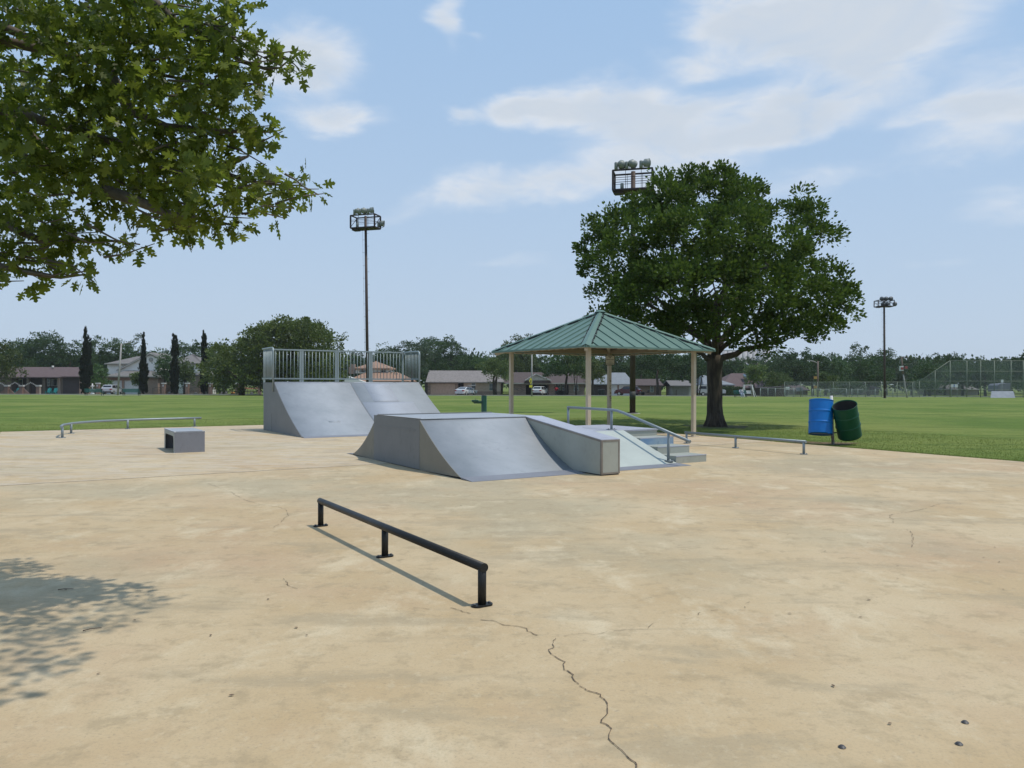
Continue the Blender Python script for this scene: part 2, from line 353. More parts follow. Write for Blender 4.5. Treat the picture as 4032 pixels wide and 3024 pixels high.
for (x, y), lab in zip(((1630,1398), (1595,1524), (915,1542)), ('small dark flattened cap on the concrete, the upper of the two at the lower right', 'small dark flattened cap on the concrete, the lower of the two at the lower right', 'small dark cap with a pale shiny centre pressed into the concrete')):
    p = gp(*c7(x, y)); m = MB().lathe([(.001, .007), (.008, .007), (.0105, .005), (.014, .001), (.016, 0)], n=20)
    o = link('bottle_cap', m.mesh('bottle_cap'), M_cap, None, (p.x, p.y, .003)); o['label'] = lab; o['category'] = 'cap'
# ------------------------------------------------------------------ skate park metal
def steel(name, c, c2, rough=.45, scuff=.75, metal=.0, spec=.5):
    m = mat(name, c, c2, rough=rough, metal=metal, vs=1.6, det=5, spec=spec, lo=.3, hi=.7)
    t = m.node_tree; p = t.nodes['Principled BSDF']; src = t.nodes['Texture Coordinate'].outputs['Object']
    lk = p.inputs['Base Color'].links[0].from_socket
    mm = t.nodes.new('ShaderNodeMapping'); mm.inputs['Scale'].default_value = (1, 3, 1); mm.inputs['Rotation'].default_value = (0, 0, .6); t.links.new(src, mm.inputs[0])
    n = t.nodes.new('ShaderNodeTexNoise'); n.inputs['Scale'].default_value = 3.3; n.inputs['Detail'].default_value = 8; n.inputs['Roughness'].default_value = .7; n.inputs['Distortion'].default_value = 2; t.links.new(mm.outputs[0], n.inputs[0])
    r = t.nodes.new('ShaderNodeMapRange'); r.inputs[1].default_value = .57; r.inputs[2].default_value = .72; r.inputs[4].default_value = scuff; t.links.new(n.outputs['Fac'], r.inputs[0])
    x = t.nodes.new('ShaderNodeMix'); x.data_type = 'RGBA'; t.links.new(r.outputs[0], x.inputs[0]); t.links.new(lk, x.inputs[6]); x.inputs[7].default_value = (*[v*.62 for v in c], 1)
    t.links.new(x.outputs[2], p.inputs['Base Color'])
    r2 = t.nodes.new('ShaderNodeMapRange'); r2.inputs[3].default_value = rough-.08; r2.inputs[4].default_value = rough+.15; t.links.new(n.outputs['Fac'], r2.inputs[0]); t.links.new(r2.outputs[0], p.inputs['Roughness'])
    return m
M_ride = steel('ride_surface_paint', (.345, .363, .388), (.275, .298, .318), .55, spec=.3)
M_rideL = steel('ride_patch_light', (.37, .39, .43), (.335, .355, .39), .55, spec=.3)
M_rideD = steel('ride_patch_dull', (.322, .342, .362), (.272, .292, .31), .55, spec=.3)
M_toe = steel('toe_plate_steel', (.215, .22, .245), (.18, .185, .205), .55)
M_taupe = steel('side_sheet_taupe', (.215, .205, .165), (.18, .17, .14), .6)
M_sgrey = steel('side_sheet_grey', (.185, .19, .19), (.16, .165, .168), .6)
M_galv = steel('galvanised_sheet', (.36, .37, .325), (.29, .305, .265), .55)
M_ledge = steel('ledge_top_steel', (.42, .43, .485), (.36, .37, .42), .45, metal=.1)
M_edge = steel('worn_edge_steel', (.30, .27, .23), (.17, .15, .13), .5, metal=.3)
M_bank = steel('bank_sheet', (.44, .475, .43), (.37, .40, .365), .55)
M_blue = steel('blue_riser_paint', (.09, .20, .38), (.24, .32, .38), .5, .9)
M_pipe = steel('galvanised_pipe', (.26, .30, .32), (.20, .235, .25), .42, metal=.35)
M_rail = steel('guard_rail_galv', (.30, .35, .35), (.25, .295, .30), .45, metal=.25)
M_black = steel('black_rail_paint', (.010, .011, .011), (.022, .022, .021), .45, .2, spec=.3)
M_dark = mat('gap_shade_and_dark_fittings', (.03, .03, .03)); M_bolt = mat('bolt_head', (.16, .16, .155), rough=.5, metal=.6); M_bright = mat('bare_worn_edge', (.75, .75, .74), rough=.35, metal=.3)  # M_dark: shade of base gaps put into colour; also dark fittings
M_scuff = mat('scuff_mark', (.09, .09, .10), (.2, .2, .22), rough=.7, vs=30)
A0 = .36                                                           # slope of the ramp sheets where they meet the toe plate
def prof(l, h, n=18, a=None):
    a = A0 if a is None else a; q = (h-a*l)/(l*l); return [(l*i/n, a*l*i/n+q*(l*i/n)**2) for i in range(n+1)]
def surf(u0, u1, v_toe, v_edge, h, t=.012, off=0, s0=0, s1=1, n=18, a0=None):
    """curved sheet; v runs from the toe (z=0) to the edge (z=h)"""
    l = abs(v_edge-v_toe); sg = 1 if v_edge > v_toe else -1; m = MB(); a0 = A0 if a0 is None else a0; qd = (h-a0*l)/(l*l)
    ks = [s0+(s1-s0)*i/n for i in range(n+1)]; vs = []
    for k in ks:
        s = l*k; z = a0*s+qd*s*s; a = math.atan(a0+2*qd*s)
        for o in (off, off-t):
            for u in (u0, u1): vs.append((u, v_toe+sg*(s-math.sin(a)*o), z+math.cos(a)*o))
    fs = []
    for i in range(n):
        a = 4*i; b = 4*i+4; fs += [(a, a+1, b+1, b), (a+2, b+2, b+3, a+3), (a, b, b+2, a+2), (a+1, a+3, b+3, b+1)]
    fs += [(0, 2, 3, 1), (4*n, 4*n+1, 4*n+3, 4*n+2)]
    m.add(vs, fs, True); return m
def wedge(u, v_toe, v_edge, h, t=.01, n=18, a=None):
    l = abs(v_edge-v_toe); sg = 1 if v_edge > v_toe else -1; P = prof(l, h, n, a)
    poly = [(u, v_toe+sg*s, z) for s, z in P]+[(u, v_edge, 0)]
    return MB().prism(poly[1:], (t, 0, 0))
def ww(mb): return mb.xf(GX)
# --- funbox with grind ledge, kicker bank, stairs
fb = T('skate_box', 'low grey steel funbox with two curved ramps and a flat top before the shelter', 'ramp', G(6.9, 12.85, 0))
U0, U1, H_ = 5.65, 8.2, .875; va, vb, vc, vd = 10.47, 12.05, 13.95, 15.35
fb.part('ride_surface', ww(surf(U0+.012, 7.815, va, vb, H_)), M_ride, label='curved riding face nearest the camera')
fb.part('ride_surface', ww(surf(U0+.012, U1, vd, vc, H_, a0=.25)), M_ride, label='curved riding face at the far end')
fb.part('deck', ww(MB().box(U0+.012, U1, vb+.001, vc-.001, H_-.02, H_+.001)), M_ride)
fb.part('side_panel', ww(wedge(U0, va, vb, H_)), M_taupe); fb.part('side_panel', ww(wedge(U0, vd, vc, H_, a=.25)), M_taupe)
fb.part('side_panel', ww(MB().box(U0-.003, U0+.007, vb-.02, vc+.15, .012, H_-.004)), M_sgrey, label='flat grey side sheet between the two taupe ones')
fb.part('side_panel', ww(MB().box(U1-.012, U1-.002, vb+.2, vc, .012, H_-.03)), M_sgrey); fb.part('side_panel', ww(wedge(U1-.012, vd, vc, H_-.02, a=.25)), M_taupe)
fb.part('edge_strip', ww(MB().box(U0-.006, U0+.03, vb-.01, vc+.01, H_+.002, H_+.009)), M_edge)
fb.part('edge_strip', ww(MB().box(U0+.03, 7.81, vb-.03, vb+.03, H_-.008, H_+.0045)), M_ride)
fb.part('edge_strip', ww(MB().bar((U0+.03, vc, H_+.008), (U1, vc, H_+.008), .08, .02)), M_sgrey)
fb.part('worn_strip', ww(MB().box(U0+.02, U0+.42, vb-.035, vb+.03, H_+.005, H_+.007)), M_bright)
fb.part('toe_plate', ww(MB().prism([(U0, va-.30, .0), (U0, va-.30, .006), (U0, va+.05, .034), (U0, va+.05, .01)], (2.15, 0, 0))), M_toe)
fb.part('toe_plate', ww(MB().prism([(U0, vd+.28, .0), (U0, vd+.28, .006), (U0, vd-.04, .028), (U0, vd-.04, .008)], (2.55, 0, 0))), M_toe)
fb.part('base_gap_shade', ww(MB().box(U0+.02, U0+.03, va+.2, vd-.2, .0, .02)), M_dark)  # dark strip painted in for the shade under the side sheets
fb.part('stiffener', ww(MB().box(U0-.006, U0-.002, vb+.15, vc-.05, .66, .69)), M_sgrey)
# hubba ledge
ul, ur, vL = 7.82, 8.2, 9.78
def led(v): return .58+(H_-.58)*min(1, max(0, (v-vL)/(vb-vL)))
lg = fb.part('grind_ledge', ww(MB().prism([(ul, vL, .02), (ul, vL, .575), (ul, vb-.002, H_-.006), (ul, vb-.002, .02)], (ur-ul, 0, 0))), M_galv)
fb.part('ledge_top', ww(MB().prism([(ul-.004, vL-.004, .577), (ul-.004, vL-.004, .587), (ul-.004, vb+.02, H_+.008), (ul-.004, vb+.02, H_-.004)], (ur-ul+.008, 0, 0))), M_ledge, lg)
e = MB()
for a, b in (((ul, vL, .02), (ul, vL, .575)), ((ur, vL, .02), (ur, vL, .575)), ((ul, vL, .035), (ur, vL, .035)), ((ul, vL, .56), (ur, vL, .56))):
    a = Vector(a); b = Vector(b); e.bar(a+Vector((0, -.002, 0)), b+Vector((0, -.002, 0)), .05, .012 if abs(a.z-b.z) > .1 else .03) if False else None
fr = .028
e.box(ul-.003, ul+fr, vL-.005, vL, .02, .577).box(ur-fr, ur+.003, vL-.005, vL, .02, .577).box(ul+fr, ur-fr, vL-.005, vL, .02, .02+fr).box(ul+fr, ur-fr, vL-.005, vL, .577-fr, .577)
e.prism([(ul-.004, vL, .545), (ul-.004, vL, .577), (ul-.004, vb, H_-.006), (ul-.004, vb, H_-.04)], (.004, 0, 0)).box(ul-.004, ul, vL, vL+.03, .02, .545)
fb.part('ledge_frame', ww(e), M_edge, lg)
fb.part('ledge_base_shade', ww(MB().box(ul+.01, ur-.01, vL+.01, vL+.6, .0, .02)), M_dark, lg)  # dark block painted in for the shade beneath the ledge
# lower platform with bank and stairs
pf = T('stair_platform', 'low pale steel platform with a flat bank and four wide steps beside the funbox', 'platform', G(9.7, 12, 0))
p0, p1, pv, pz = 8.21, 11.15, 12.05, .55; b1 = 10.2; vt = 10.5
pf.part('deck', ww(MB().box(p0, p1, pv, 13.85, pz-.03, pz)), M_ledge)
pf.part('body', ww(MB().box(p0+.02, p1-.02, pv+.02, 13.83, .0, pz-.031)), M_galv)
pf.part('bank', ww(MB().prism([(p0, vt, .01), (p0, pv-.001, pz-.002), (p0, pv-.001, pz-.03), (p0, vt+.08, .01)], (b1-p0, 0, 0))), M_bank)
pf.part('bank_side', ww(MB().prism([(b1, vt+.05, .0), (b1, pv-.01, pz-.035), (b1, pv-.01, 0)], (.008, 0, 0))), M_galv)
pf.part('toe_plate', ww(MB().prism([(p0, vt-.33, 0), (p0, vt-.33, .006), (p0, vt+.02, .018), (p0, vt+.02, .004)], (b1-p0+.02, 0, 0))), M_toe)
for i in range(3):
    z1 = pz*(3-i)/4; v0 = pv-.5*(i+1); uu = p1-.07*(i+1) if False else p1-.05*(i+1)
    st = pf.part('step', ww(MB().box(b1+.01, uu, v0, pv-.5*i, 0, z1)), M_galv)
    pf.part('step_edge', ww(MB().box(b1+.01, uu+.003, v0-.004, v0+.03, z1-.012, z1+.003)), M_ledge, st)
    if i == 0: pass
pf.part('riser_panel', ww(MB().box(b1+.01, p1-.05, pv-.5-.004, pv-.5-.0005, .13, pz*.75-.015)), M_blue, label='riser with flaking blue paint')
pf.part('step_edge', ww(MB().box(p0, p1+.003, pv-.004, pv+.03, pz-.012, pz+.003)), M_ledge)
# handrail down the bank
hr = T('hand_rail', 'grey round handrail kinked down over the low platform and its bank', 'rail', G(10.08, 12.2, 0))
uR = 10.08; rr = .028
rl = hr.part('rail', ww(MB().tube([(uR, 13.8, .965), (uR, 12.25, .955), (uR, 12.1, .945), (uR, 11.9, .905), (uR, 10.06, .45)], rr, 14)), M_pipe)
for v, zt, zb in ((13.78, .95, pz), (12.28, .95, pz), (10.62, .585, .045)):
    pst = hr.part('post', ww(MB().tube([(uR, v, zb), (uR, v, zt)], .026, 14)), M_pipe)
    if v > 12: fl = MB().box(uR-.1, uR+.1, v-.05, v+.05, zb+.003, zb+.012)
    else: fl = MB().cyl((uR, v, zb+.004), .095, .012, 24)
    hr.part('flange', ww(fl), M_pipe, pst)
    for k in (-1, 1): hr.part('bolt', ww(MB().cyl((uR+.075*k, v, zb+.012), .012, .012, 8)), M_bolt, pst)
# --- quarter pipe
qp = T('quarter_pipe', 'tall grey steel quarter pipe with a railed deck on the far left of the slab', 'ramp', G(8.6, 22.6, 0))
q0, q1, qt, qe, qb, qh = 6.22, 11.03, 20.64, 23.53, 24.77, 1.50; qm = 8.62
qp.part('ride_surface', ww(surf(q0+.012, qm-.004, qt, qe, qh, n=24)), M_ride, label='left curved riding sheet')
qp.part('ride_surface', ww(surf(qm+.004, q1-.012, qt, qe, qh, n=24)), M_rideD, label='right curved riding sheet')
qp.part('patch_sheet', ww(surf(qm+.03, 10.35, qt, qe, qh, t=.003, off=.004, s0=.1, s1=.66, n=14)), M_rideL)
qp.part('patch_sheet', ww(surf(9.05, 9.9, qt, qe, qh, t=.003, off=.003, s0=.665, s1=.985, n=8)), M_rideL)
qp.part('seam', ww(surf(qm-.006, qm+.006, qt, qe, qh, t=.002, off=.003, s0=.02, s1=.98, n=24)), M_sgrey)
qp.part('toe_plate', ww(MB().prism([(q0, qt-.22, 0), (q0, qt-.22, .006), (q0, qt+.06, .036), (q0, qt+.06, .01)], (q1-q0, 0, 0))), M_toe)
qp.part('deck', ww(MB().box(q0+.012, q1-.012, qe+.001, qb, qh-.03, qh)), M_sgrey)
qp.part('coping', ww(MB().tube([(q0+.01, qe+.01, qh-.008), (q1-.01, qe+.01, qh-.008)], .024, 12)), M_rideL)
for u, w in ((8.1, .65), (10.1, .1), (7.7, .15)): qp.part('worn_strip', ww(MB().box(u, u+w, qe-.012, qe+.005, qh+.016, qh+.019)), M_bright)
for u in (q0, q1-.01):
    qp.part('side_panel', ww(MB().prism([(u, qt+.04, .0)]+[(u, qt+s, z-.012) for s, z in prof(qe-qt, qh, 24)[3:]]+[(u, qb, qh-.012), (u, qb, .012)], (.01, 0, 0))), M_sgrey)
qp.part('seam', ww(MB().box(q0-.003, q0, qe+.25, qe+.262, .02, .55)), M_dark)
qp.part('base_gap_shade', ww(MB().box(q0+.02, q0+.03, qt+.2, qb, 0, .014)), M_dark)  # shade along the foot of the ramp, painted as a dark strip
qp.part('back_panel', ww(MB().box(q0+.01, q1-.01, qb, qb+.01, .01, qh-.005)), M_sgrey)
for u, s, l_, w in ((7.25, .3, .03, .35),):
    q = surf(u, u+w, qt, qe, qh, t=.0015, off=.0015, s0=s, s1=s+l_, n=3); qp.part('scuff_mark', ww(q), M_rideD)
r0, r1 = 1.62, 2.55; hb = .045
def panel(a, b, n, corner=False):
    """rail panel between plan points a, b (u, v)"""
    A = Vector((*a, 0)); B = Vector((*b, 0)); m = MB()
    if corner:
        d = (B-A).normalized(); m.tube([A+Vector((0, 0, r1)), B-d*.1+Vector((0, 0, r1)), B-d*.03+Vector((0, 0, r1-.03)), B+Vector((0, 0, r1-.12)), B+Vector((0, 0, qh-.28))], .03, 10)
    else: m.bar(A+Vector((0, 0, r1)), B+Vector((0, 0, r1)), hb, hb)
    gr = qp.part('guard_rail', ww(m), M_rail); qp.part('bottom_rail', ww(MB().bar(A+Vector((0, 0, r0)), B+Vector((0, 0, r0)), hb, hb)), M_rail, gr)
    for i in range(1, n+1):
        p = A.lerp(B, i/(n+1)); qp.part('baluster', ww(MB().tube([p+Vector((0, 0, r0+.02)), p+Vector((0, 0, r1-.02))], .0115, 8)), M_rail, gr)
    return gr
for i in range(4):
    a = q0+.03+(q1-q0-.06)*i/4; b = q0+.03+(q1-q0-.06)*(i+1)/4; panel((a, qb+.03), (b, qb+.03), 9)
panel((q0-.02, qb+.03), (q0-.02, qe+.02), 10, True); panel((q1+.02, qb+.03), (q1+.02, qe+.02), 10, True)
for i in range(5):
    u = q0+.03+(q1-q0-.06)*i/4
    for du in ((-.035, .035) if 0 < i < 4 else (0,)):
        qp.part('rail_post', ww(MB().box(u+du-.03, u+du+.03, qb+.012, qb+.055, qh-.45, r1)), M_rail)
# --- black flat rail in front
br = T('grind_rail', 'low black round grind rail on three posts in the foreground', 'rail', G(3.4, 5.6, 0))
A = gp(1264, 2072); B = gp(1900, 2386); A.z = B.z = 0; zr = .262; R_ = .031
Ad = (B-A).normalized()
br.part('rail', MB().tube([A+Vector((0, 0, zr))-Ad*.028, B+Vector((0, 0, zr))+Ad*.03], R_, 20), M_black)
for k in (0, .548, 1):
    p = A.lerp(B, k if k != .548 else .5); 
    if k == .548: p = gp(1517, 2193)
    pst = br.part('post', MB().tube([p+Vector((0, 0, .008)), p+Vector((0, 0, zr+(.0 if k == .548 else .012)))], .029, 18), M_black)
    s = Vector((CU, SU, 0)); q = Vector((-SU, CU, 0)); poly = []
    for j in range(24):
        t_ = 2*math.pi*j/24; c_ = Vector((.037 if math.cos(t_) > 0 else -.037, 0, 0)); poly.append(p+s*(c_.x+.04*math.cos(t_))+q*.04*math.sin(t_)+Vector((0, 0, .001)))
    br.part('flange', MB().prism(poly, (0, 0, .012)), M_black, pst)
    for kk in (-1, 1): br.part('bolt', MB().cyl(p+s*.057*kk+Vector((0, 0, .013)), .009, .01, 8), M_bolt, pst)
# --- right flat rail
def flat_rail(label, pts, posts, zr, r, name='grind_rail'):
    c = Vector(pts[len(pts)//2]); t = T(name, label, 'rail', (c.x, c.y, 0))
    t.part('rail', MB().tube([(p[0], p[1], zr) for p in pts], r, 12), M_pipe)
    for p in posts:
        ps = t.part('post', MB().tube([(p[0], p[1], .01), (p[0], p[1], zr)], r*.93, 12), M_pipe)
        t.part('flange', MB().cyl((p[0], p[1], .002), r*2.6, .012, 16), M_pipe, ps)
        for k in (-1, 1): t.part('bolt', MB().cyl((p[0]+r*2*k, p[1], .013), .009, .012, 6), M_bolt, ps)
a, b = G(13.9, 14.05), G(13.9, 10.5)
flat_rail('low straight grey grind rail on three posts, right of the steps', [a, a.lerp(b, .5), b], [a.lerp(b, .015), a.lerp(b, .46), a.lerp(b, .985)], .27, .03)
cv = [(-12.0, 20.5), (-12.28, 20.95), (-12.6, 21.6), (-12.82, 22.4), (-12.85, 23.0), (-12.7, 23.8), (-12.3, 24.5), (-11.7, 25.15), (-11.1, 25.6), (-10.5, 26.0)]
flat_rail('low curved grey grind rail at the far left edge of the slab', [Vector((*p, 0)) for p in cv], [(-12.02, 20.56), (-12.78, 22.3), (-12.25, 24.52), (-10.68, 25.88)], .29, .034)
# --- grind box
gb = T('grind_box', 'small low grey steel box with an open end, on the left of the slab', 'box', G(2.87, 18.3, 0))
u0, u1, v0, v1, hz = 2.56, 3.17, 17.55, 19.0, .45
gb.part('top_sheet', ww(MB().box(u0, u1, v0, v1, hz-.02, hz)), M_ride); gb.part('front_panel', ww(MB().box(u0+.002, u1-.002, v0+.002, v0+.02, .0, hz-.021)), M_toe)
gb.part('back_panel', ww(MB().box(u0+.002, u1-.002, v1-.02, v1-.002, .0, hz-.021)), M_toe); gb.part('side_panel', ww(MB().box(u1-.02, u1-.003, v0+.021, v1-.021, .0, hz-.021)), M_toe)
m = MB(); w = .1
m.box(u0+.002, u0+.015, v0+.021, v0+.13, 0, hz-.021).box(u0+.002, u0+.015, v1-.13, v1-.021, 0, hz-.021).box(u0+.002, u0+.015, v0+.13, v1-.13, hz-.1, hz-.021)
m.prism([(u0+.002, v0+.13, hz-.1), (u0+.002, v0+.2, hz-.1), (u0+.002, v0+.13, hz-.17)], (.013, 0, 0)).prism([(u0+.002, v1-.13, hz-.1), (u0+.002, v1-.13, hz-.17), (u0+.002, v1-.2, hz-.1)], (.013, 0, 0))
gb.part('end_frame', ww(m), M_galv); gb.part('edge_angle', ww(MB().box(u0-.003, u1+.003, v0-.003, v0+.03, hz+.0005, hz+.005).box(u0-.003, u0+.03, v0+.03, v1, hz+.0005, hz+.005)), M_ledge)
gb.part('worn_corner', ww(MB().box(u0-.005, u0+.03, v0-.005, v0+.01, hz-.012, hz+.007).box(u1-.06, u1+.005, v0-.005, v0+.01, hz-.006, hz+.007)), M_bright)
# ------------------------------------------------------------------ picnic shelter
M_roof = steel('green_roof_metal', (.13, .21, .178), (.105, .18, .152), .5, .3, spec=.35); M_beige = mat('beige_steel_paint', (.50, .43, .32), (.45, .38, .28), rough=.55, vs=4, bump=.03)
M_roofD = mat('roof_vent_dark', (.02, .025, .025)); M_beam = mat('shelter_beam_shade', (.27, .22, .15), (.23, .185, .125), rough=.6); M_soff = mat('roof_underside', (.42, .41, .35), rough=.6)  # beam tan darkened: shade under the roof put into the colour
cU, cV, hp, he = 13.92, 17.48, 1.86, 2.27; ze, zap = 2.42, 3.53; zpost = 2.36
sh = T('picnic_shelter', 'square open shelter with a green ribbed metal pyramid roof on four beige posts', 'shelter', G(cU, cV, 0))
apex = Vector((cU, cV, zap)); cn = [Vector((cU+a*he, cV+b*he, ze)) for a, b in ((-1, -1), (1, -1), (1, 1), (-1, 1))]
for k in range(4):
    a, b = cn[k], cn[(k+1) % 4]; e_ = (b-a).normalized(); mid = (a+b)/2; up = (apex-mid); Ls = up.length; ud = up.normalized(); nrm = e_.cross(ud).normalized()
    if nrm.z < 0: nrm = -nrm
    m = MB().prism([a, b, apex], nrm*-.02)
    nr = 11
    for i in range(1, nr):
        s = -he+2*he*i/nr; l = Ls*(1-abs(s)/he)-.1
        if l < .1: continue
        p = mid+e_*s; m.bar(p+nrm*.012-ud*.02, p+ud*l+nrm*.012, .035, .035)
    m.bar(a+nrm*.0-ud*.01, b+nrm*.0-ud*.01, .03, .05)
    sh.part('roof_panel', ww(m), M_roof)
    m = MB(); m.prism([a-nrm*.022+(apex-a)*.03, b-nrm*.022+(apex-b)*.03, apex-nrm*.03], nrm*-.004); sh.part('soffit', ww(m), M_soff)
    # hip cap along corner a
    hd = (apex-a).normalized(); sd = hd.cross(Vector((0, 0, 1))).normalized(); m = MB(); w_ = .13
    for q in (-1, 1):
        n2 = (sd*q-Vector((0, 0, .34))).normalized()
        m.add([a+Vector((0, 0, .055)), a+n2*w_+Vector((0, 0, .05)), apex+n2*w_*.6+Vector((0, 0, .04)), apex+Vector((0, 0, .06)),
               a+Vector((0, 0, .05)), a+n2*w_+Vector((0, 0, .045)), apex+n2*w_*.6+Vector((0, 0, .035)), apex+Vector((0, 0, .055))], [(0,1,2,3),(7,6,5,4),(0,4,5,1),(1,5,6,2),(2,6,7,3),(3,7,4,0)])
    sh.part('hip_cap', ww(m), M_roof)
    for q in (-1, 1):
        m = MB(); n2 = (sd*q-Vector((0, 0, .34))).normalized()
        for i in range(7):
            t0 = .1+i*.125; pA = a.lerp(apex, t0)+n2*(w_+.0)+Vector((0, 0, .038)); pB = a.lerp(apex, t0+.08)+n2*(w_-.005)+Vector((0, 0, .04)); m.bar(pA-Vector((0, 0, .012)), pB-Vector((0, 0, .012)), .03, .05)
        sh.part('hip_vent', ww(m), M_roofD)
    # rafter under the hip, sticking out past the post
    ra = a+(apex-a)*.03-Vector((0, 0, .085)); rb = apex-Vector((0, 0, .17)); sh.part('rafter', ww(MB().bar(ra, rb, .09, .12)), M_beige)
    pa = Vector((cU+(a.x-cU)/he*hp, cV+(a.y-cV)/he*hp, 0)); pb = Vector((cU+(b.x-cU)/he*hp, cV+(b.y-cV)/he*hp, 0)); d_ = (pb-pa).normalized()
    sh.part('beam', ww(MB().bar(pa+d_*.066+Vector((0, 0, ze+.085)), pb-d_*.066+Vector((0, 0, ze+.085)), .09, .14)), M_beam)
    m = MB()
    for i in range(13):
        p = a.lerp(b, (i+.5)/13)+((Vector((cU, cV, 0))-(a+b)/2)*Vector((1, 1, 0))).normalized()*.07; p.z = 0; m.bar(p-d_*.15+Vector((0, 0, ze-.03)), p+d_*.15+Vector((0, 0, ze-.015)), .04, .03)
    sh.part('eave_trim', ww(m), M_beige)
    po = sh.part('post', ww(MB().box(pa.x-.05, pa.x+.05, pa.y-.05, pa.y+.05, .0, ze+.12)), M_beige)
    sh.part('base_plate', ww(MB().box(pa.x-.11, pa.x+.11, pa.y-.11, pa.y+.11, .003, .018)), M_beige, po)
    if k == 2:
        gm = MB(); gr_ = random.Random(3)
        for zc in (1.35, 1.12, .95, 1.6, .62):
            for j in range(5):
                x0 = gr_.uniform(-.045, .03); z0 = zc+gr_.uniform(-.06, .06); gm.box(pa.x+x0, pa.x+x0+gr_.uniform(.008, .03), pa.y-.0525, pa.y-.0505, z0, z0+gr_.uniform(.006, .05))
        sh.part('graffiti', ww(gm), mat('marker_graffiti', (.18, .12, .06)), po)
        gm = MB().box(pa.x-.0525, pa.x-.0505, pa.y-.02, pa.y+.02, .62, .72); sh.part('outlet_box', ww(gm), M_dark, po)
sh.part('cap_plate', ww(MB().lathe([(.001, zap+.085), (.09, zap+.075), (.17, zap+.02)], (cU, cV, 0), 8)), M_roof)
# sign on the far post (panel with an emblem, a heading bar and lines)
bp = G(cU+hp, cV+hp, 0); sgn = T('notice_sign', 'small square tan notice sign with a winged emblem, on the far shelter post', 'sign', (bp.x, bp.y, 2.0))
M_sign = mat('sign_face', (.56, .53, .42), rough=.5); M_ink = mat('sign_ink', (.07, .055, .04)); M_signb = mat('sign_border', (.08, .07, .045))
sy = bp.y-.14; sw = .135; s0 = 2.24
def rr_(x0, x1, z0, z1, r, y, t):
    pts = []
    for cx, cz, a0 in ((x1-r, z1-r, 0), (x0+r, z1-r, 90), (x0+r, z0+r, 180), (x1-r, z0+r, 270)):
        for j in range(5): a = math.radians(a0+22.5*j); pts.append((cx+r*math.cos(a), y, cz+r*math.sin(a)))
    return MB().prism(pts, (0, t, 0))
bxp = bp.x+.005
sgn.part('back_plate', rr_(bxp-sw-.012, bxp+sw+.012, s0-.165, s0+.152, .03, sy+.004, .01), M_signb)
fc = sgn.part('sign_face', rr_(bxp-sw, bxp+sw, s0-.145, s0+.14, .025, sy, .0035), M_sign)
m = MB(); y_ = sy-.003
m.prism([(bxp-.07, y_, s0+.118), (bxp+.07, y_, s0+.118), (bxp+.05, y_, s0+.102), (bxp+.02, y_, s0+.095), (bxp, y_, s0+.105), (bxp-.02, y_, s0+.095), (bxp-.05, y_, s0+.102)], (0, .002, 0))
m.prism([(bxp, y_, s0+.098), (bxp+.02, y_, s0+.08), (bxp, y_, s0+.05), (bxp-.02, y_, s0+.08)], (0, .002, 0))
sgn.part('emblem', m, M_ink, fc)
m = MB().box(bxp-.12, bxp+.015, y_, y_+.002, s0+.005, s0+.02).box(bxp+.025, bxp+.12, y_, y_+.002, s0+.005, s0+.02)
for z_, w_ in ((-.04, .055), (-.062, .04), (-.078, .08)): m.box(bxp-w_, bxp+w_, y_, y_+.002, s0+z_-.002, s0+z_+.002)
m.box(bxp-.12, bxp+.12, y_, y_+.002, s0-.112, s0-.103); sgn.part('printed_lines', m, M_ink, fc)
# ------------------------------------------------------------------ barrels on a post, fountain
M_bbl = steel('blue_barrel_paint', (.004, .155, .50), (.004, .13, .43), .38, .2, spec=.35); M_gbl = steel('green_barrel_paint', (.006, .07, .035), (.005, .055, .028), .42, .4, spec=.3)
M_in = mat('barrel_inside', (.035, .035, .035), rough=.6); M_rust = mat('rusty_post', (.16, .10, .07), (.32, .32, .31), rough=.6, vs=9, lo=.4, hi=.6); M_white = mat('white_paint_post', (.62, .62, .6), rough=.5)
Pb = gp(3278, 1746); tp = T('barrel_post', 'pale steel post with a rusty foot holding two litter barrels at the grass edge', 'post', (Pb.x, Pb.y, 0))
tp.part('post', MB().tube([(Pb.x+.02, Pb.y, -.03), (Pb.x, Pb.y, .28)], .038, 12), M_rust, label='rusty lower length of the post')
tp.part('post', MB().tube([(Pb.x, Pb.y, .281), (Pb.x-.03, Pb.y, 1.2)], .037, 12), M_white); tp.part('bracket', MB().bar((Pb.x-.03, Pb.y, .27), (Pb.x+.1, Pb.y-.02, .27), .03, .03).bar((Pb.x-.12, Pb.y, .62), (Pb.x+.1, Pb.y, .62), .03, .03), M_dark)
def barrel(label, c, axis, m, spin=0):
    R, Hh = .285, .86; t = T('litter_barrel', label, 'barrel', c, 'litter barrels hung on the post')
    pr = [(.001, .02), (R*.97, .02), (R, 0), (R, .015)]
    for i in range(1, 60):
        z = Hh*i/60; b = 0
        for zc in (.3, .58): b += .016*math.exp(-((z-zc)/.013)**2)
        pr.append((R+b, z))
    pr += [(R+.006, Hh-.01), (R+.012, Hh), (R+.004, Hh+.008), (R-.008, Hh-.004), (R-.01, Hh-.02)]
    t.part('shell', MB().lathe(pr, c, 40, axis), m)
    t.part('liner', MB().lathe([(R-.011, Hh-.02), (R-.014, .04), (.001, .035)], c, 40, axis), M_in)
    return t
barrel('blue steel litter barrel hanging upright on the left of the post', (Pb.x-.325, Pb.y-.06, .23), Vector((.09, .17, 1)), M_bbl)
barrel('dark green steel litter barrel tilted outwards on the right of the post', (Pb.x+.43, Pb.y-.02, .20), Vector((-.34, -.38, 1)), M_gbl)
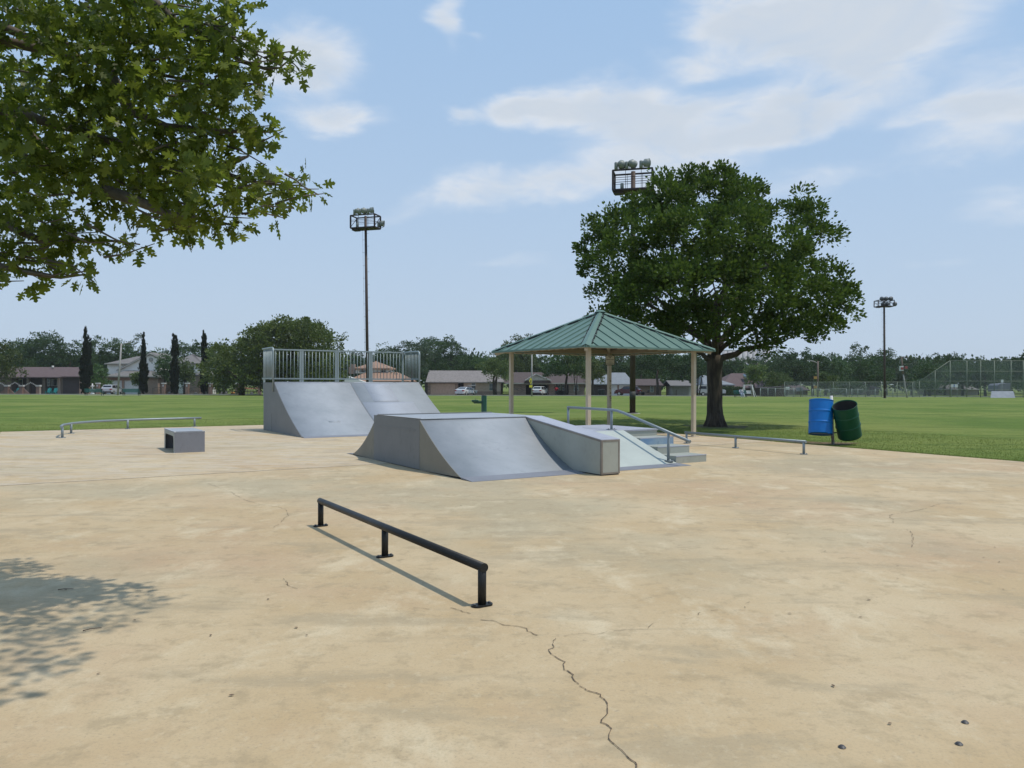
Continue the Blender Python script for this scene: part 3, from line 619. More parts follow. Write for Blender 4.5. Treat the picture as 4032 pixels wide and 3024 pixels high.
M_dirt = mat('bare_dirt', (.17, .10, .06), (.12, .10, .04), rough=1, vs=6, bump=.5); dd = MB(); pts = []
for j in range(28):
    a = 2*math.pi*j/28; pts.append((Pb.x-.1+(.75+.2*math.sin(3*a+1)+.12*math.sin(7*a))*math.cos(a), Pb.y+.35+(.55+.12*math.sin(4*a))*math.sin(a), -.024))
dd.add(pts, [tuple(range(28))]); struct('dirt_and_shade_patch', dd, M_dirt)
fp = Vector((X(1906, 31), 31, gz(31))); ft = T('drinking_fountain', 'dark green pedestal drinking fountain with a side arm, on the grass behind the funbox', 'fountain', fp)
M_dgr = mat('dark_green_enamel', (.008, .06, .035), rough=.3)
ft.part('pedestal', MB().lathe([(.11, -.02), (.11, 1.0), (.1, 1.02), (.001, 1.025)], fp, 24), M_dgr)
ft.part('arm', MB().box(fp.x-.40, fp.x-.09, fp.y-.09, fp.y+.09, fp.z+.70, fp.z+.80), M_dgr)
ft.part('bowl', MB().lathe([(.03, .71), (.13, .76), (.15, .84), (.135, .845), (.09, .82), (.001, .81)], (fp.x-.36, fp.y, fp.z), 20), M_dgr)
ft.part('spout', MB().tube([(fp.x-.33, fp.y, fp.z+.82), (fp.x-.33, fp.y, fp.z+.88), (fp.x-.36, fp.y-.03, fp.z+.9)], .012, 8), M_bolt)
ft.part('top_bowl', MB().lathe([(.11, 1.026), (.115, 1.05), (.1, 1.05), (.001, 1.035)], fp, 20), M_bolt); ft.part('spout', MB().tube([(fp.x+.06, fp.y, fp.z+1.03), (fp.x+.06, fp.y, fp.z+1.1), (fp.x+.03, fp.y-.02, fp.z+1.12)], .014, 8), M_bolt)
# ------------------------------------------------------------------ foliage
OAK = [(0,0),(.10,.22),(.04,.30),(.30,.26),(.34,.50),(.22,.46),(.10,.50),(.32,.62),(.42,.80),(.24,.74),(.12,.76),(.16,.92),(.0,1.05)]
OAK = [(x, y, 0) for x, y in OAK]+[(-x, y, 0) for x, y, in [(p[0], p[1]) for p in OAK[-2:0:-1]]]
QUAD = [(0,0,0),(.34,.45,.06),(0,1,0),(-.34,.45,.06)]
BLADE = [(-.16,0,0),(.16,0,0),(.1,.6,.02),(-.02,1,0)]
def leafmesh(name, C, D_, S, tmpl, roll=None):
    """C centres (N,3), D_ growth directions (N,3), S sizes (N); one small polygon per leaf"""
    n = len(C); k = len(tmpl); D_ = D_/np.maximum(np.linalg.norm(D_, axis=1, keepdims=True), 1e-6)
    r = rng.normal(size=(n, 3)) if roll is None else roll
    a = np.cross(D_, r); a /= np.maximum(np.linalg.norm(a, axis=1, keepdims=True), 1e-6); b = np.cross(a, D_)
    t = np.array([(q[0], q[1], q[2] if len(q) > 2 else 0) for q in tmpl])
    V = C[:, None, :]+S[:, None, None]*(a[:, None, :]*t[None, :, 0, None]+D_[:, None, :]*t[None, :, 1, None]+b[:, None, :]*t[None, :, 2, None])
    me = bpy.data.meshes.new(name); me.vertices.add(n*k); me.vertices.foreach_set('co', V.reshape(-1).astype(np.float32))
    me.loops.add(n*k); me.loops.foreach_set('vertex_index', np.arange(n*k, dtype=np.int32))
    me.polygons.add(n); me.polygons.foreach_set('loop_start', np.arange(0, n*k, k, dtype=np.int32)); me.polygons.foreach_set('loop_total', np.full(n, k, np.int32))
    me.update(calc_edges=True); return me
def unit(n):
    v = rng.normal(size=(n, 3)); return v/np.linalg.norm(v, axis=1, keepdims=True)
def crownpts(lobes, clumps, per, rc, inner=.55, up=.25):
    """lobes (x,y,z,rx,ry,rz); leaf clumps sit in a shell of each lobe; returns centres and directions"""
    Cs = []; Ds = []; lobes = np.array(lobes, float); area = (lobes[:, 3]*lobes[:, 5]); area /= area.sum()
    for l, a in zip(lobes, area):
        n = max(2, int(clumps*a)); d = unit(n); d[:, 2] = np.where(d[:, 2] < -.5, -d[:, 2]*.6, d[:, 2]); rad = np.where(rng.random((n, 1)) < .8, rng.uniform(inner, 1.0, size=(n, 1)), rng.uniform(1.0, 1.22, size=(n, 1)))
        c = l[:3]+d*l[3:6]*rad; m = rng.integers(int(per*.5), int(per*1.5)+1, size=n); idx = np.repeat(np.arange(n), m); rcs = rc*rng.uniform(.5, 1.35, size=n)
        q = np.clip(rng.normal(size=(len(idx), 3))*.5, -.8, .8); q[:, 2] *= .75; Cs.append(c[idx]+q*rcs[idx, None]); Ds.append(q*1.2+d[idx]*.5+np.array([0, 0, up]))
    return np.concatenate(Cs), np.concatenate(Ds)
M_bark = mat('oak_bark', (.085, .068, .05), (.035, .028, .022), rough=1, vs=9, bump=1, bs=26, stretch=(1, 1, .22)); M_bark2 = mat('pale_bark', (.16, .13, .10), (.08, .065, .05), rough=1, vs=8, stretch=(1, 1, .3))
L_main = leafmat('shade_tree_leaf', (.040, .078, .014), (.092, .138, .022), .42, .65, .2)
L_near = leafmat('lobed_oak_leaf', (.105, .155, .016), (.255, .31, .042), .66, .42)
L_near.node_tree.nodes['Principled BSDF'].inputs['Specular IOR Level'].default_value = .45
L_dark = leafmat('dark_evergreen_leaf', (.030, .070, .019), (.062, .112, .030), .2, .7)
L_mid = leafmat('mid_green_leaf', (.040, .086, .022), (.072, .132, .034), .25, .65)
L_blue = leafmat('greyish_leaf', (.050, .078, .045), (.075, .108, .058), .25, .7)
L_olive = leafmat('live_oak_leaf', (.058, .086, .018), (.105, .138, .028), .25, .6)
L_yel = leafmat('fresh_green_leaf', (.066, .108, .030), (.12, .165, .045), .3, .6)
L_cyp = leafmat('cypress_leaf', (.014, .022, .012), (.030, .038, .018), .08, .9, .1)
L_hedge = leafmat('hedge_leaf', (.035, .07, .02), (.06, .10, .03), .2, .7)
# --- the big shade tree behind the shelter
TD = 27.3; tb = Vector((X(2816, TD), TD, gz(TD)))
def tp_(px, py, dy=0): D = TD+dy; return Vector((X(px, D), D, Z(px, py, D)))
bt = T('shade_tree', 'large round dark green shade tree with a thick trunk right of the shelter', 'tree', tb)
m = MB(); 
def flare():
    prof_ = [(2818, 1682, .40), (2818, 1668, .345), (2816, 1640, .29), (2814, 1600, .27), (2815, 1540, .262), (2812, 1480, .258), (2815, 1430, .275), (2818, 1398, .30)]
    return [tp_(x, y) for x, y, r in prof_], [r for x, y, r in prof_]
P_, R2 = flare(); m.tube(P_, R2, 20)
for j in range(7):
    a = 2*math.pi*j/7+.3; b0 = P_[0]+Vector((math.cos(a)*.36, math.sin(a)*.36, -.06)); m.tube([b0, P_[1]+Vector((math.cos(a)*.24, math.sin(a)*.24, .1)), P_[3]+Vector((math.cos(a)*.14, math.sin(a)*.14, 0))], [.12, .11, .09], 8)
bt.part('trunk', m, M_bark)
LB = [(2815,760,130,0),(2700,770,115,.5),(2615,790,105,-.8),(2530,850,110,.5),(2420,900,110,-.3),(2345,960,85,.2),(2340,1040,75,-.5),(2450,1030,120,-2.2),
      (2930,800,120,-.6),(3010,860,110,1),(3130,830,85,.2),(3180,920,100,-.5),(3170,1040,110,.6),(3060,1000,140,-2.6),(2900,950,150,-3.2),(2740,930,150,-3.4),(2590,960,140,-3),
      (2400,1170,95,.5),(2520,1160,140,-2.8),(2680,1130,150,-4.0),(2850,1130,150,-3.6),(3010,1150,140,-3.2),(3160,1160,120,-1.5),(3260,1160,100,.5),(3310,1200,70,-.5),
      (2360,1245,60,1.0),(2450,1260,90,-.6),(2580,1280,110,-2.4),(2720,1290,100,-3),(2830,1270,90,-3.5),(2960,1300,80,-1.6),(3070,1300,90,-1.2),(3190,1280,100,-.8),(3260,1290,70,.3),
      (2700,900,150,2.6),(2900,900,160,2.8),(2600,1100,150,3),(2800,1050,160,4),(3000,1100,150,3),(3120,1230,110,2.4),(2500,1200,100,2.4),(2720,1230,110,2.8),(2900,1240,110,2.6),(2820,700,60,0),(2835,668,28,.1),(2708,690,40,.2),(2612,710,38,-.2),(2945,730,36,.2),(3138,765,42,.3),(3222,830,40,0),(3262,920,42,-.2),(3285,1080,40,.2),(3340,1160,38,.2),(3330,1235,42,0),(2318,900,38,.1),(2300,1020,36,.2),(3050,1350,45,-.6),(3230,1340,32,0),(2880,1340,50,-1.2),(2650,1340,60,-1),(3000,1345,70,-1.0),(3120,1330,75,-.8),(3060,1365,40,-.3)]
s = TD/F
for px, py, r, dy in LB:
    if r < 60: continue
    c = tp_(px, py, dy)
lob = [(*tp_(px, py, dy), r*s*.80, r*s*.9, r*s*.80) for px, py, r, dy in LB]
C_, D2 = crownpts(lob, 900, 84, .36, .66); C_ -= np.array(tb)
link('crown', leafmesh('crown', C_, D2, rng.uniform(.09, .165, size=len(C_)), QUAD), L_main, bt.o)
fork = P_[-1]; brs = MB()
def limb(mb_, a, b, r0_, r1_, sag=.0, n=6, seed=0):
    r = random.Random(seed); pts = []; rs = []
    for i in range(n+1):
        t = i/n; p = a.lerp(b, t)+Vector((0, 0, sag*math.sin(math.pi*t))); k = .05*(b-a).length*(0 if i in (0, n) else 1)
        pts.append(p+Vector((r.uniform(-k, k), r.uniform(-k, k), r.uniform(-k, k)*.6))); rs.append(r0_+(r1_-r0_)*t)
    mb_.tube(pts, rs, 8); return pts
low = P_[-2]+Vector((0, 0, .05))
for i, (px, py, dy, r) in enumerate(((2640, 1330, -.5, .10), (3060, 1352, -.3, .13), (2700, 1080, -1, .15), (2860, 1000, .5, .17), (2980, 1080, 1, .13), (2560, 1150, 1.2, .12), (2820, 1150, -2.4, .12), (3080, 1180, -1, .11), (2460, 1090, -.4, .08))):
    e = tp_(px, py, dy); a = low if i < 2 else fork
    pts = limb(brs, a, e, r, r*.42, .12 if i == 1 else 0, 6, i)
    near = sorted(LB, key=lambda q: (q[0]-px)**2+(q[1]-py)**2)[:6]
    for j, q in enumerate(near):
        t = tp_(q[0], q[1], q[3]); limb(brs, pts[4 if j % 2 else 6], t, r*.36, .015, 0, 5, 10*i+j)
bt.part('limb', brs, M_bark)
# dark patch below the tree: its shade on the grass put into the colour
dd = MB(); dd.add([(tb.x+.1+(1.1+.15*math.sin(3*a))*math.cos(a), tb.y+(1.2+.2*math.sin(5*a))*math.sin(a), -.025) for a in [2*math.pi*j/30 for j in range(30)]], [tuple(range(30))]); struct('dirt_and_shade_patch', dd, mat('tree_ring_shade', (.09, .075, .03), (.06, .07, .02), rough=1, vs=5, bump=.4))
# --- the near oak whose branches hang in at the upper left
nb = Vector((-7.4, 4.6, gz(0))); no = T('oak_tree', 'near oak with lobed leaves, its leafy branches hanging in at the upper left', 'tree', nb)
def np_(px, py, D): return Vector((X(px, D), D, Z(px, py, D)))
NC = [(60,120,170,5.4),(220,80,170,5.0),(400,60,170,5.8),(560,60,150,5.2),(700,60,120,5.6),(830,70,80,5.3),(920,40,60,5.2),(60,330,180,5.8),(240,290,180,5.3),(430,260,180,5.0),(600,240,160,5.5),(760,220,130,5.2),(880,180,90,5.4),
      (960,150,55,5.2),(940,290,70,5.3),(850,330,100,5.0),(60,520,180,5.2),(230,480,180,5.9),(420,450,180,5.4),(620,430,160,5.1),(780,400,110,5.6),(880,420,60,5.2),(60,690,150,5.7),(230,650,160,5.2),(420,640,150,5.7),(600,600,150,5.3),
      (760,560,130,5.1),(900,520,90,5.3),(1000,500,60,5.2),(1050,530,45,5.2),(560,760,120,5.5),(430,760,90,5.3),(700,740,130,5.2),(830,730,110,5.0),(900,690,80,5.3),(650,860,65,5.2),(740,880,70,5.4),(830,860,80,5.1),(920,850,75,5.2),(950,780,65,5.4),(1010,330,35,5.3),(1005,345,28,5.2),
      (1080,270,38,5.2),(1140,215,42,5.3),(1160,255,36,5.2),(1040,240,34,5.3),(1060,205,24,5.2),(980,630,40,5.2),(1040,690,38,5.3),(1080,730,42,5.2),(1090,800,40,5.1),(1070,845,28,5.1),(1150,720,36,5.3),(1195,740,34,5.2),(1225,765,18,5.2),(1205,715,18,5.2),
      (60,850,130,5.3),(150,800,110,5.6),(40,1000,90,5.2),(140,940,90,5.5),(230,960,70,5.2),(320,930,55,5.4),(400,960,48,5.2),(470,975,45,5.3),(530,960,34,5.2),(545,990,26,5.2),(250,880,55,5.2),(130,1070,55,5.3),(30,1080,45,5.2),(220,1040,30,5.2),(280,1085,26,5.2),(320,1080,24,5.2),(350,1085,16,5.2),(230,1000,40,5.3),(960,20,40,5.2),(900,110,60,5.0)]
Cs = []; Ds = []; Ss = []
for px, py, r, D in NC:
    rr2 = r*D/F; n = int(8+(r/10.5)**2*.86)
    for rep in range(1):
        c = np_(px, py, D+rnd.uniform(-.25, .25)); nt_ = max(1, n//9)
        for q in range(nt_):
            d = unit(1)[0]; k = rng.uniform(0, 1)**.5; tc_ = np.array(c)+d*np.array([rr2, rr2*2.2 if r > 60 else rr2, rr2])*k*.9
            m_ = 9; dd_ = unit(m_); Cs.append(tc_+dd_*.055*rng.uniform(.4, 1.7, (m_, 1))); Ds.append(dd_+np.array([0, 0, -.35])); Ss.append(rng.uniform(.062, .108, m_))
# foliage above and beside the frame (throws the shade on the slab)
SPR = []                                                           # unseen sprigs, added where their shadows fall on the slab
for x, y in ((505,376),(478,388),(448,403),(425,412),(398,438),(365,450),(330,455),(345,472),(305,347),(270,357),(222,335),(182,342),(130,352),(90,342),(40,290),(30,312),(62,322),(300,395),(280,415),(240,430),(292,437),(60,380),(20,400),(82,410),(30,440),(92,450),
             (150,465),(285,480),(222,500),(182,482),(150,522),(100,502),(50,500),(20,522),(60,472),(205,470),(120,480),(250,462),(212,562),(180,576),(150,580),(100,597),(40,605),(160,606),(20,572),(60,556),(90,540),(10,627),(30,682),(2,688)):
    g = gp(x/.806, 1890+y/.806); z = 1.5+.4987*g.y+.34+rnd.uniform(0, .25); SPR.append(np.array([g.x+SUN.x/SUN.z*z, g.y+SUN.y/SUN.z*z, z]))
for c in SPR:
    m_ = 11; dd_ = unit(m_); Cs.append(c+dd_*np.array([.085, .075, .06])*rng.uniform(.3, 1.5, (m_, 1))); Ds.append(dd_+np.array([0, 0, -.3])); Ss.append(rng.uniform(.06, .10, m_))
for i in range(60):
    c = np.array([rnd.uniform(-9.5, -4.6), rnd.uniform(1.8, 8.0), rnd.uniform(3.6, 6.8)])
    if c[0] > -.70*c[1]-.5 and c[2] < 1.5+1510/F*c[1]+.8: continue
    for q in range(6):
        d = unit(1)[0]; tc_ = c+d*.5*rng.uniform(.2, 1); m_ = 9; dd_ = unit(m_); Cs.append(tc_+dd_*.07*rng.uniform(.4, 1.6, (m_, 1))); Ds.append(dd_+np.array([0, 0, -.35])); Ss.append(rng.uniform(.085, .14, m_))
C_ = np.concatenate(Cs)-np.array(nb); D2 = np.concatenate(Ds); S_ = np.concatenate(Ss)
tm = [(x, y, .10*abs(x)+.12*y*y) for x, y, z in OAK]
link('crown', leafmesh('crown', C_, D2, S_, tm), L_near, no.o)
no.part('trunk', MB().tube([nb+Vector((0, 0, -.1)), nb+Vector((0, 0, .4)), nb+Vector((.05, .1, 1.6)), nb+Vector((.1, .2, 3.0)), nb+Vector((.3, .4, 5.2))], [.38, .28, .24, .22, .15], 16), M_bark)
bb = MB(); st0 = nb+Vector((.1, .2, 2.6))
def c3(x, y, D=5.3): return np_(x/1.382, y/1.382, D)
for k, pl in enumerate([[(-300,60),(0,140),(160,210),(300,228),(480,262),(600,235),(760,235)], [(-300,150),(400,310),(560,345),(760,385),(960,425),(1100,450)], [(-300,520),(100,600),(200,650),(420,705),(600,770),(850,792),(1050,860),(1200,935),(1350,985),(1500,1005),(1640,1010),(1730,1060)],
        [(-300,550),(60,640),(250,820),(330,930),(420,1010),(560,1030),(700,1070)], [(560,340),(700,600),(900,690),(1150,715),(1350,715),(1480,720)], [(-300,-100),(500,-60),(850,20),(960,120),(1100,190),(1300,330),(1440,375),(1520,370),(1590,310)],
        [(-300,1050),(0,1210),(200,1300),(420,1310),(600,1310),(760,1330)], [(-300,1350),(0,1450),(200,1490),(330,1510),(490,1490)], [(560,1030),(760,1100),(900,1160),(1100,1190),(1290,1230)], [(1200,935),(1260,880),(1350,850)]]):
    D = 5.2+.08*(k % 4); pts = [c3(x, y, D) for x, y in pl]; n = len(pts)
    if pl[0][0] < 0: pts = [st0+Vector((0, 0, -.2+.15*k))]+pts
    rs = [max(.005, .045*(1-i/(len(pts)-.6))**1.0) for i in range(len(pts))]
    bb.tube(pts, rs, 7)
r = random.Random(9)
for px, py, rr3, D in NC:
    c = np_(px, py, D)
    for j in range(2 if rr3 > 60 else 1):
        o_ = Vector((-r.uniform(.1, .35), r.uniform(-.15, .15), r.uniform(-.1, .14))); bb.tube([c+o_, c+o_*.4+Vector((0, 0, r.uniform(-.03, .03))), c+Vector((r.uniform(0, .12), 0, r.uniform(-.06, .06)))], [.009, .006, .003], 5)
for k in range(0, len(SPR), 3): p = Vector(SPR[k]); bb.tube([Vector((-4.6, p.y*.8+1, p.z+.25)), p.lerp(Vector((-4.6, p.y, p.z+.2)), .4), p], [.03, .012, .003], 5)
no.part('branch', bb, M_bark2)
# --- generic background tree
def bgtree(name, label, px, ytop, ybase, wpx, D, lm, lobes=None, trunk=.3, seed=0, dens=1.0, leaf=.38, group=None, low=.12, cat='tree', bark=None, stem=1, aspect=1.0):
    r = random.Random(seed*7+int(px)); base = Vector((X(px, D), D, gz(D))); top = Z(px, ytop, D); h = top-base.z; w = wpx/F*D/2
    t = T(name, label, cat, base, group, local=True)
    if lobes is None:
        lobes = []; n = 9+int(r.random()*5); zc = h*(low+(1-low)*.5); hr_ = h*(1-low)*.5
        for i in range(n):
            a = 2*math.pi*i/n*1.0+r.uniform(-.4, .4); k = r.uniform(.42, .68); q = r.uniform(-.55, .5)
            lobes.append((math.cos(a)*w*k, math.sin(a)*w*k, zc+hr_*q, w*r.uniform(.36, .52), w*r.uniform(.36, .5), hr_*r.uniform(.4, .56)))
        lobes.append((r.uniform(-.15, .15)*w, 0, zc+hr_*.45, w*.42, w*.42, hr_*.5)); lobes.append((r.uniform(-.4, .4)*w, 0, zc+hr_*.62, w*.25, w*.25, hr_*.34)); lobes.append((0, 0, zc-hr_*.1, w*.6, w*.6, hr_*.6))
    cl = int(dens*105*max(1, w*h/18)); C_, D2 = crownpts(lobes, cl, 26, leaf*1.9, .55)
    C_[:, 2] = np.maximum(C_[:, 2], .15)
    link('crown', leafmesh('crown', C_, D2, rng.uniform(.7, 1.3, size=len(C_))*leaf, QUAD), lm, t.o)
    m = MB()
    for k in range(stem):
        q = Vector((r.uniform(-.3, .3), 0, 0))*(stem > 1); m.tube([q+Vector((0, 0, -.15)), q*2+Vector((r.uniform(-.1, .1), 0, h*.2)), q*3+Vector((r.uniform(-.3, .3), 0, h*.45)), Vector((r.uniform(-.6, .6), 0, h*.7))], [trunk, trunk*.8, trunk*.6, trunk*.2], 8)
    t.part('trunk', m, bark or M_bark); return t
# --- light towers
M_pole = mat('brown_pole_paint', (.045, .028, .024), (.07, .045, .035), rough=.7, vs=5, stretch=(1, 1, .3)); M_poleb = mat('pole_green_band', (.04, .055, .05), (.05, .035, .03), rough=.7, vs=8); M_frame = mat('tower_frame', (.035, .022, .022), rough=.7)
M_lamp = mat('lamp_housing', (.25, .27, .25), (.19, .21, .19), rough=.5, vs=6); M_lampd = mat('lamp_dark', (.10, .11, .12), rough=.5); M_concr = mat('grey_concrete_footing', (.38, .36, .31), rough=.9)
def tower(label, px, D, yb, yt, wpx, rot, lamps, side=True, dark=False, dep=.9, lean=0):
    base = Vector((X(px, D), D, gz(D))); zb = Z(px, yb, D)-base.z; hh = (yb-yt)/F*D; t = T('light_tower', label, 'light tower', base, 'floodlight towers around the park', local=True, rz=rot)
    w = wpx/F*D/2; d = dep/2; rp = .15*(D < 45)+.115*(D >= 45)+.03*(D > 80)
    po = t.part('pole', MB().tube([(0, 0, .02), (lean*.5, 0, zb*.5), (lean, 0, zb+hh)], [rp, rp*.9, rp*.75], 14), M_pole)
    t.part('base_plate', MB().lathe([(.001, .06), (rp*1.7, .06), (rp*1.75, .02), (rp*1.75, -.02)], (0, 0, 0), 8), M_frame, po); t.part('footing', MB().cyl((0, 0, -.06), rp*2.6, .075, 20), M_concr, po)
    t.part('paint_band', MB().tube([(0, 0, .72), (0, 0, 1.12)], rp*1.0+.004, 14), M_poleb, po)
    st = MB()
    for i in range(int((zb-2.5)/.45)):
        z = 2.6+i*.45; q = 1 if i % 2 else -1; st.bar((lean*z/zb+q*rp*.8, 0, z), (lean*z/zb+q*(rp+.13), 0, z), .012, .012)
    st.tube([(-rp-.12, 0, 2.6), (lean-rp-.12, 0, zb)], .006, 5); t.part('step_peg', st, M_frame, po)
    m = MB(); b = .075
    L0 = lean
    for y in (-d, d):
        for z in (zb, zb+hh): m.bar((L0-w, y, z), (L0+w, y, z), b, b)
        for x in (-w, w): m.bar((L0+x, y, zb), (L0+x, y, zb+hh), b*1.2, b*1.2)
        m.bar((L0-w, y, zb+hh*.62), (L0+w, y, zb+hh*.62), .025, .025); m.bar((L0-w, y, zb+hh*.5), (L0+w, y, zb+hh*.5), .02, .02)
        for x in (-w*.35, w*.45): m.bar((L0+x, y, zb), (L0+x, y, zb+hh), .022, .022)
    for x in (-w, w):
        for z in (zb, zb+hh): m.bar((L0+x, -d, z), (L0+x, d, z), b, b)
        m.bar((L0+x, -d, zb+.05), (L0+x, d, zb+hh-.05), .03, .03)
    t.part('cage', m, M_frame); t.part('walkway', MB().box(L0-w, L0+w, -d, d, zb-.06, zb-.01).box(L0-w*.95, L0-w*.5, -d*.8, d*.3, zb-.16, zb-.06), M_frame)
    lm = M_lampd if dark else M_lamp
    for (x, y, z, yaw, tilt) in lamps:
        p = Vector((L0+x*w, y*d, zb+hh*z)); ax = Vector((math.sin(yaw), math.cos(yaw), -tilt)).normalized(); R = .21 if not dark else .27
        lo = t.part('floodlight', MB().lathe([(.001, -.26), (.09, -.25), (.12, -.16), (.2, -.10), (R*.95, .02), (R, .12), (R+.015, .13), (R*.93, .11), (R*.9, .05), (.001, .04)], p+Vector((0, 0, .27)), 16, ax), lm)
        t.part('bracket', MB().tube([p+Vector((-.16, 0, .26)), p+Vector((-.14, 0, .04)), p, p+Vector((.14, 0, .04)), p+Vector((.16, 0, .26))], .018, 6), M_frame, lo)
        if not dark or x < 0: t.part('ballast', MB().lathe([(.001, 0), (.09, 0), (.09, .33), (.075, .36), (.001, .36)], p+Vector((-.27, -.05, .02)), 12), lm, lo)
    if not dark: t.part('ballast', MB().lathe([(.001, 0), (.09, 0), (.09, .33), (.075, .36), (.001, .36)], (L0-w*.55, -d*.5, zb), 12), lm)
    return t
ra = math.radians
tower('brown floodlight tower rising behind the quarter pipe', 1449, 54, 899, 850, 104, ra(-17), [(-.35,-1,1,.5,.2), (.12,-1,1,.2,.2), (.78,-1,1,1.2,-.15), (1.16,1,.12,1.3,.1)], lean=-.22)
tower('brown floodlight tower half hidden by the large shade tree, nearest of the towers', 2491, 39, 752, 676, 152, ra(-14), [(-.55,-1,1,.3,.2), (.0,-1,1,.5,.2), (.72,-1,1,1.1,-.1)])
tower('distant brown floodlight tower behind the fence on the right', 3484, 96, 1207, 1184, 60, ra(-6), [(-.2,0,1,-.4,.1), (.25,0,1,.4,.1), (.8,0,1,.7,.1), (1.3,0,.05,.9,0), (-.05,0,.05,0,0), (.4,0,.05,0,0)], dark=True, dep=1.4, lean=-.12)
# --- utility and street poles
M_gpole = mat('grey_pole', (.33, .32, .30), (.26, .25, .24), rough=.7); M_wood = mat('weathered_timber', (.17, .13, .10), (.11, .085, .07), rough=.9, stretch=(1, 1, .2), vs=8)
def street_lamp(label, px, ybase, ytop, D, armpx, army, r=.12, m=None, lean=0):
    b = Vector((X(px, D), D, gz(D))); t = T('street_lamp', label, 'street lamp', b); zt = Z(px, ytop, D); L_ = armpx/F*D
    t.part('pole', MB().tube([b+Vector((0, 0, -.1)), Vector((b.x+lean, D, zt))], [r, r*.8], 10), m or M_gpole)
    zz = Z(px, army, D); s = 1 if L_ > 0 else -1; x0 = b.x+lean
    t.part('arm', MB().tube([(x0, D, zt-.35), (x0+L_*.4, D, zt-.35+(zz-zt+.35)*.75), (x0+L_*.75, D, zz), (x0+L_*.85, D, zz)], .065, 8), M_gpole)
    t.part('lamp_head', MB().prism([(x0+L_*.8, D-.14, zz-.06), (x0+L_*.8, D-.14, zz+.07), (x0+L_*.95, D-.14, zz+.1), (x0+L_*1.08, D-.14, zz+.0), (x0+L_*1.05, D-.14, zz-.05)], (0, .28, 0)), M_gpole)
street_lamp('leaning grey street lamp in front of the white garage doors', 463, 1552, 1352, 114, 34, 1350, .14, lean=.55)
street_lamp('wooden street lamp pole with a long arm above the chain link fence', 3220, 1562, 1422, 118, -40, 1420, .15, M_wood)
def util(label, px, ytop, D, r=.14, cross=True, m=None):
    b = Vector((X(px, D), D, gz(D))); t = T('utility_pole', label, 'pole', b); zt = Z(px, ytop, D); t.part('pole', MB().tube([b+Vector((0, 0, -.1)), Vector((b.x, D, zt))], [r, r*.75], 8), m or M_wood)
    if cross: t.part('crossarm', MB().bar((b.x-1.1, D-.1, zt-.4), (b.x+1.1, D-.1, zt-.4), .1, .1), M_wood)
    return t
util('plain pale pole standing beside the open garage', 2094, 1394, 112, .12, False, M_gpole)
util('thin wooden pole above the trees near the brown hip roof', 2983, 1428, 190)
util('thin wooden pole among the trees behind the white two storey house', 735, 1398, 190)
ys_ = T('yellow_sign', 'yellow diamond crossing sign with a small plate on the pale pole', 'sign', (X(2090, 111.8), 111.8, Z(2090, 1500, 111.8)))
M_ysign = mat('yellow_sign_face', (.62, .55, .04), rough=.4); q = ys_.loc; M_figure = mat('sign_figure', (.02, .02, .02))
d_ = .42; fcs = ys_.part('sign_face', MB().prism([(q.x-d_*.55, q.y-.16, q.z), (q.x, q.y, q.z-d_*1.2), (q.x+d_*.55, q.y+.16, q.z), (q.x, q.y, q.z+d_*1.2)], (-.01, .02, 0)), M_ysign)
ys_.part('figure', MB().prism([(q.x-.1, q.y-.045, q.z-.22), (q.x+.04, q.y-.0, q.z-.24), (q.x+.07, q.y+.01, q.z+.1), (q.x, q.y-.01, q.z+.24), (q.x-.08, q.y-.03, q.z+.12)], (.0, -.02, 0)), M_figure, fcs)
ys_.part('plate', MB().prism([(q.x-.22, q.y-.06, q.z-.95), (q.x+.22, q.y+.06, q.z-.95), (q.x+.22, q.y+.06, q.z-.6), (q.x-.22, q.y-.06, q.z-.6)], (-.01, .02, 0)), M_ysign)
pw = MB()
for z0 in (6.6, 7.3, 7.6):
    pts = [];
    for i in range(60):
        x = -120+i*5; k = ((x % 48)/48-.5)*2; pts.append((x, 176, z0-.9*(1-k*k)))
    pw.tube(pts, .022, 4)
single('power_line', 'thin dark power lines strung across behind the houses', 'power line', pw, M_frame, (0, 176, 6))
# ------------------------------------------------------------------ street, drives, houses (they stand about 130-150 m away)
M_asph = mat('street_asphalt', (.10, .10, .10), (.07, .07, .07), rough=.9, vs=1, world=True); M_drive = mat('driveway_concrete', (.40, .36, .31), (.33, .30, .26), rough=.9, vs=.8, world=True); M_walk = mat('pavement_concrete', (.45, .42, .36), (.38, .36, .31), rough=.9, vs=1, world=True)
def strip(name, x0, x1, y0, y1, lift, m):
    n = 6; mb = MB(); ys2 = [y0+(y1-y0)*i/n for i in range(n+1)]; mb.add([(x, y, gz(y)+lift) for y in ys2 for x in (x0, x1)], [(2*i, 2*i+1, 2*i+3, 2*i+2) for i in range(n)]); return struct(name, mb, m)
strip('road', -300, 300, 124, 132, .03, M_asph); strip('pavement', -300, 300, 133.5, 135, .034, M_walk)
st_ = MB(); st_.box(-300, 300, 123.8, 124, gz(124)-.1, gz(124)+.12); struct('kerb', st_, M_walk)
M_lawn = mat('house_lawn', (.045, .10, .02), (.07, .13, .03), rough=1, vs=.6, world=True)
strip('house_lawn', -300, 300, 135.2, 150, .025, M_lawn)
HD = 148.0; hg = gz(HD)
def drive(px0, px1): strip('driveway', X(px0, HD), X(px1, HD), 132.1, HD+.5, .04, M_drive)
drive(245, 345); drive(410, 560); drive(1690, 1870); drive(2070, 2170); drive(2390, 2500); drive(2730, 2880)
drive(3060, 3230)
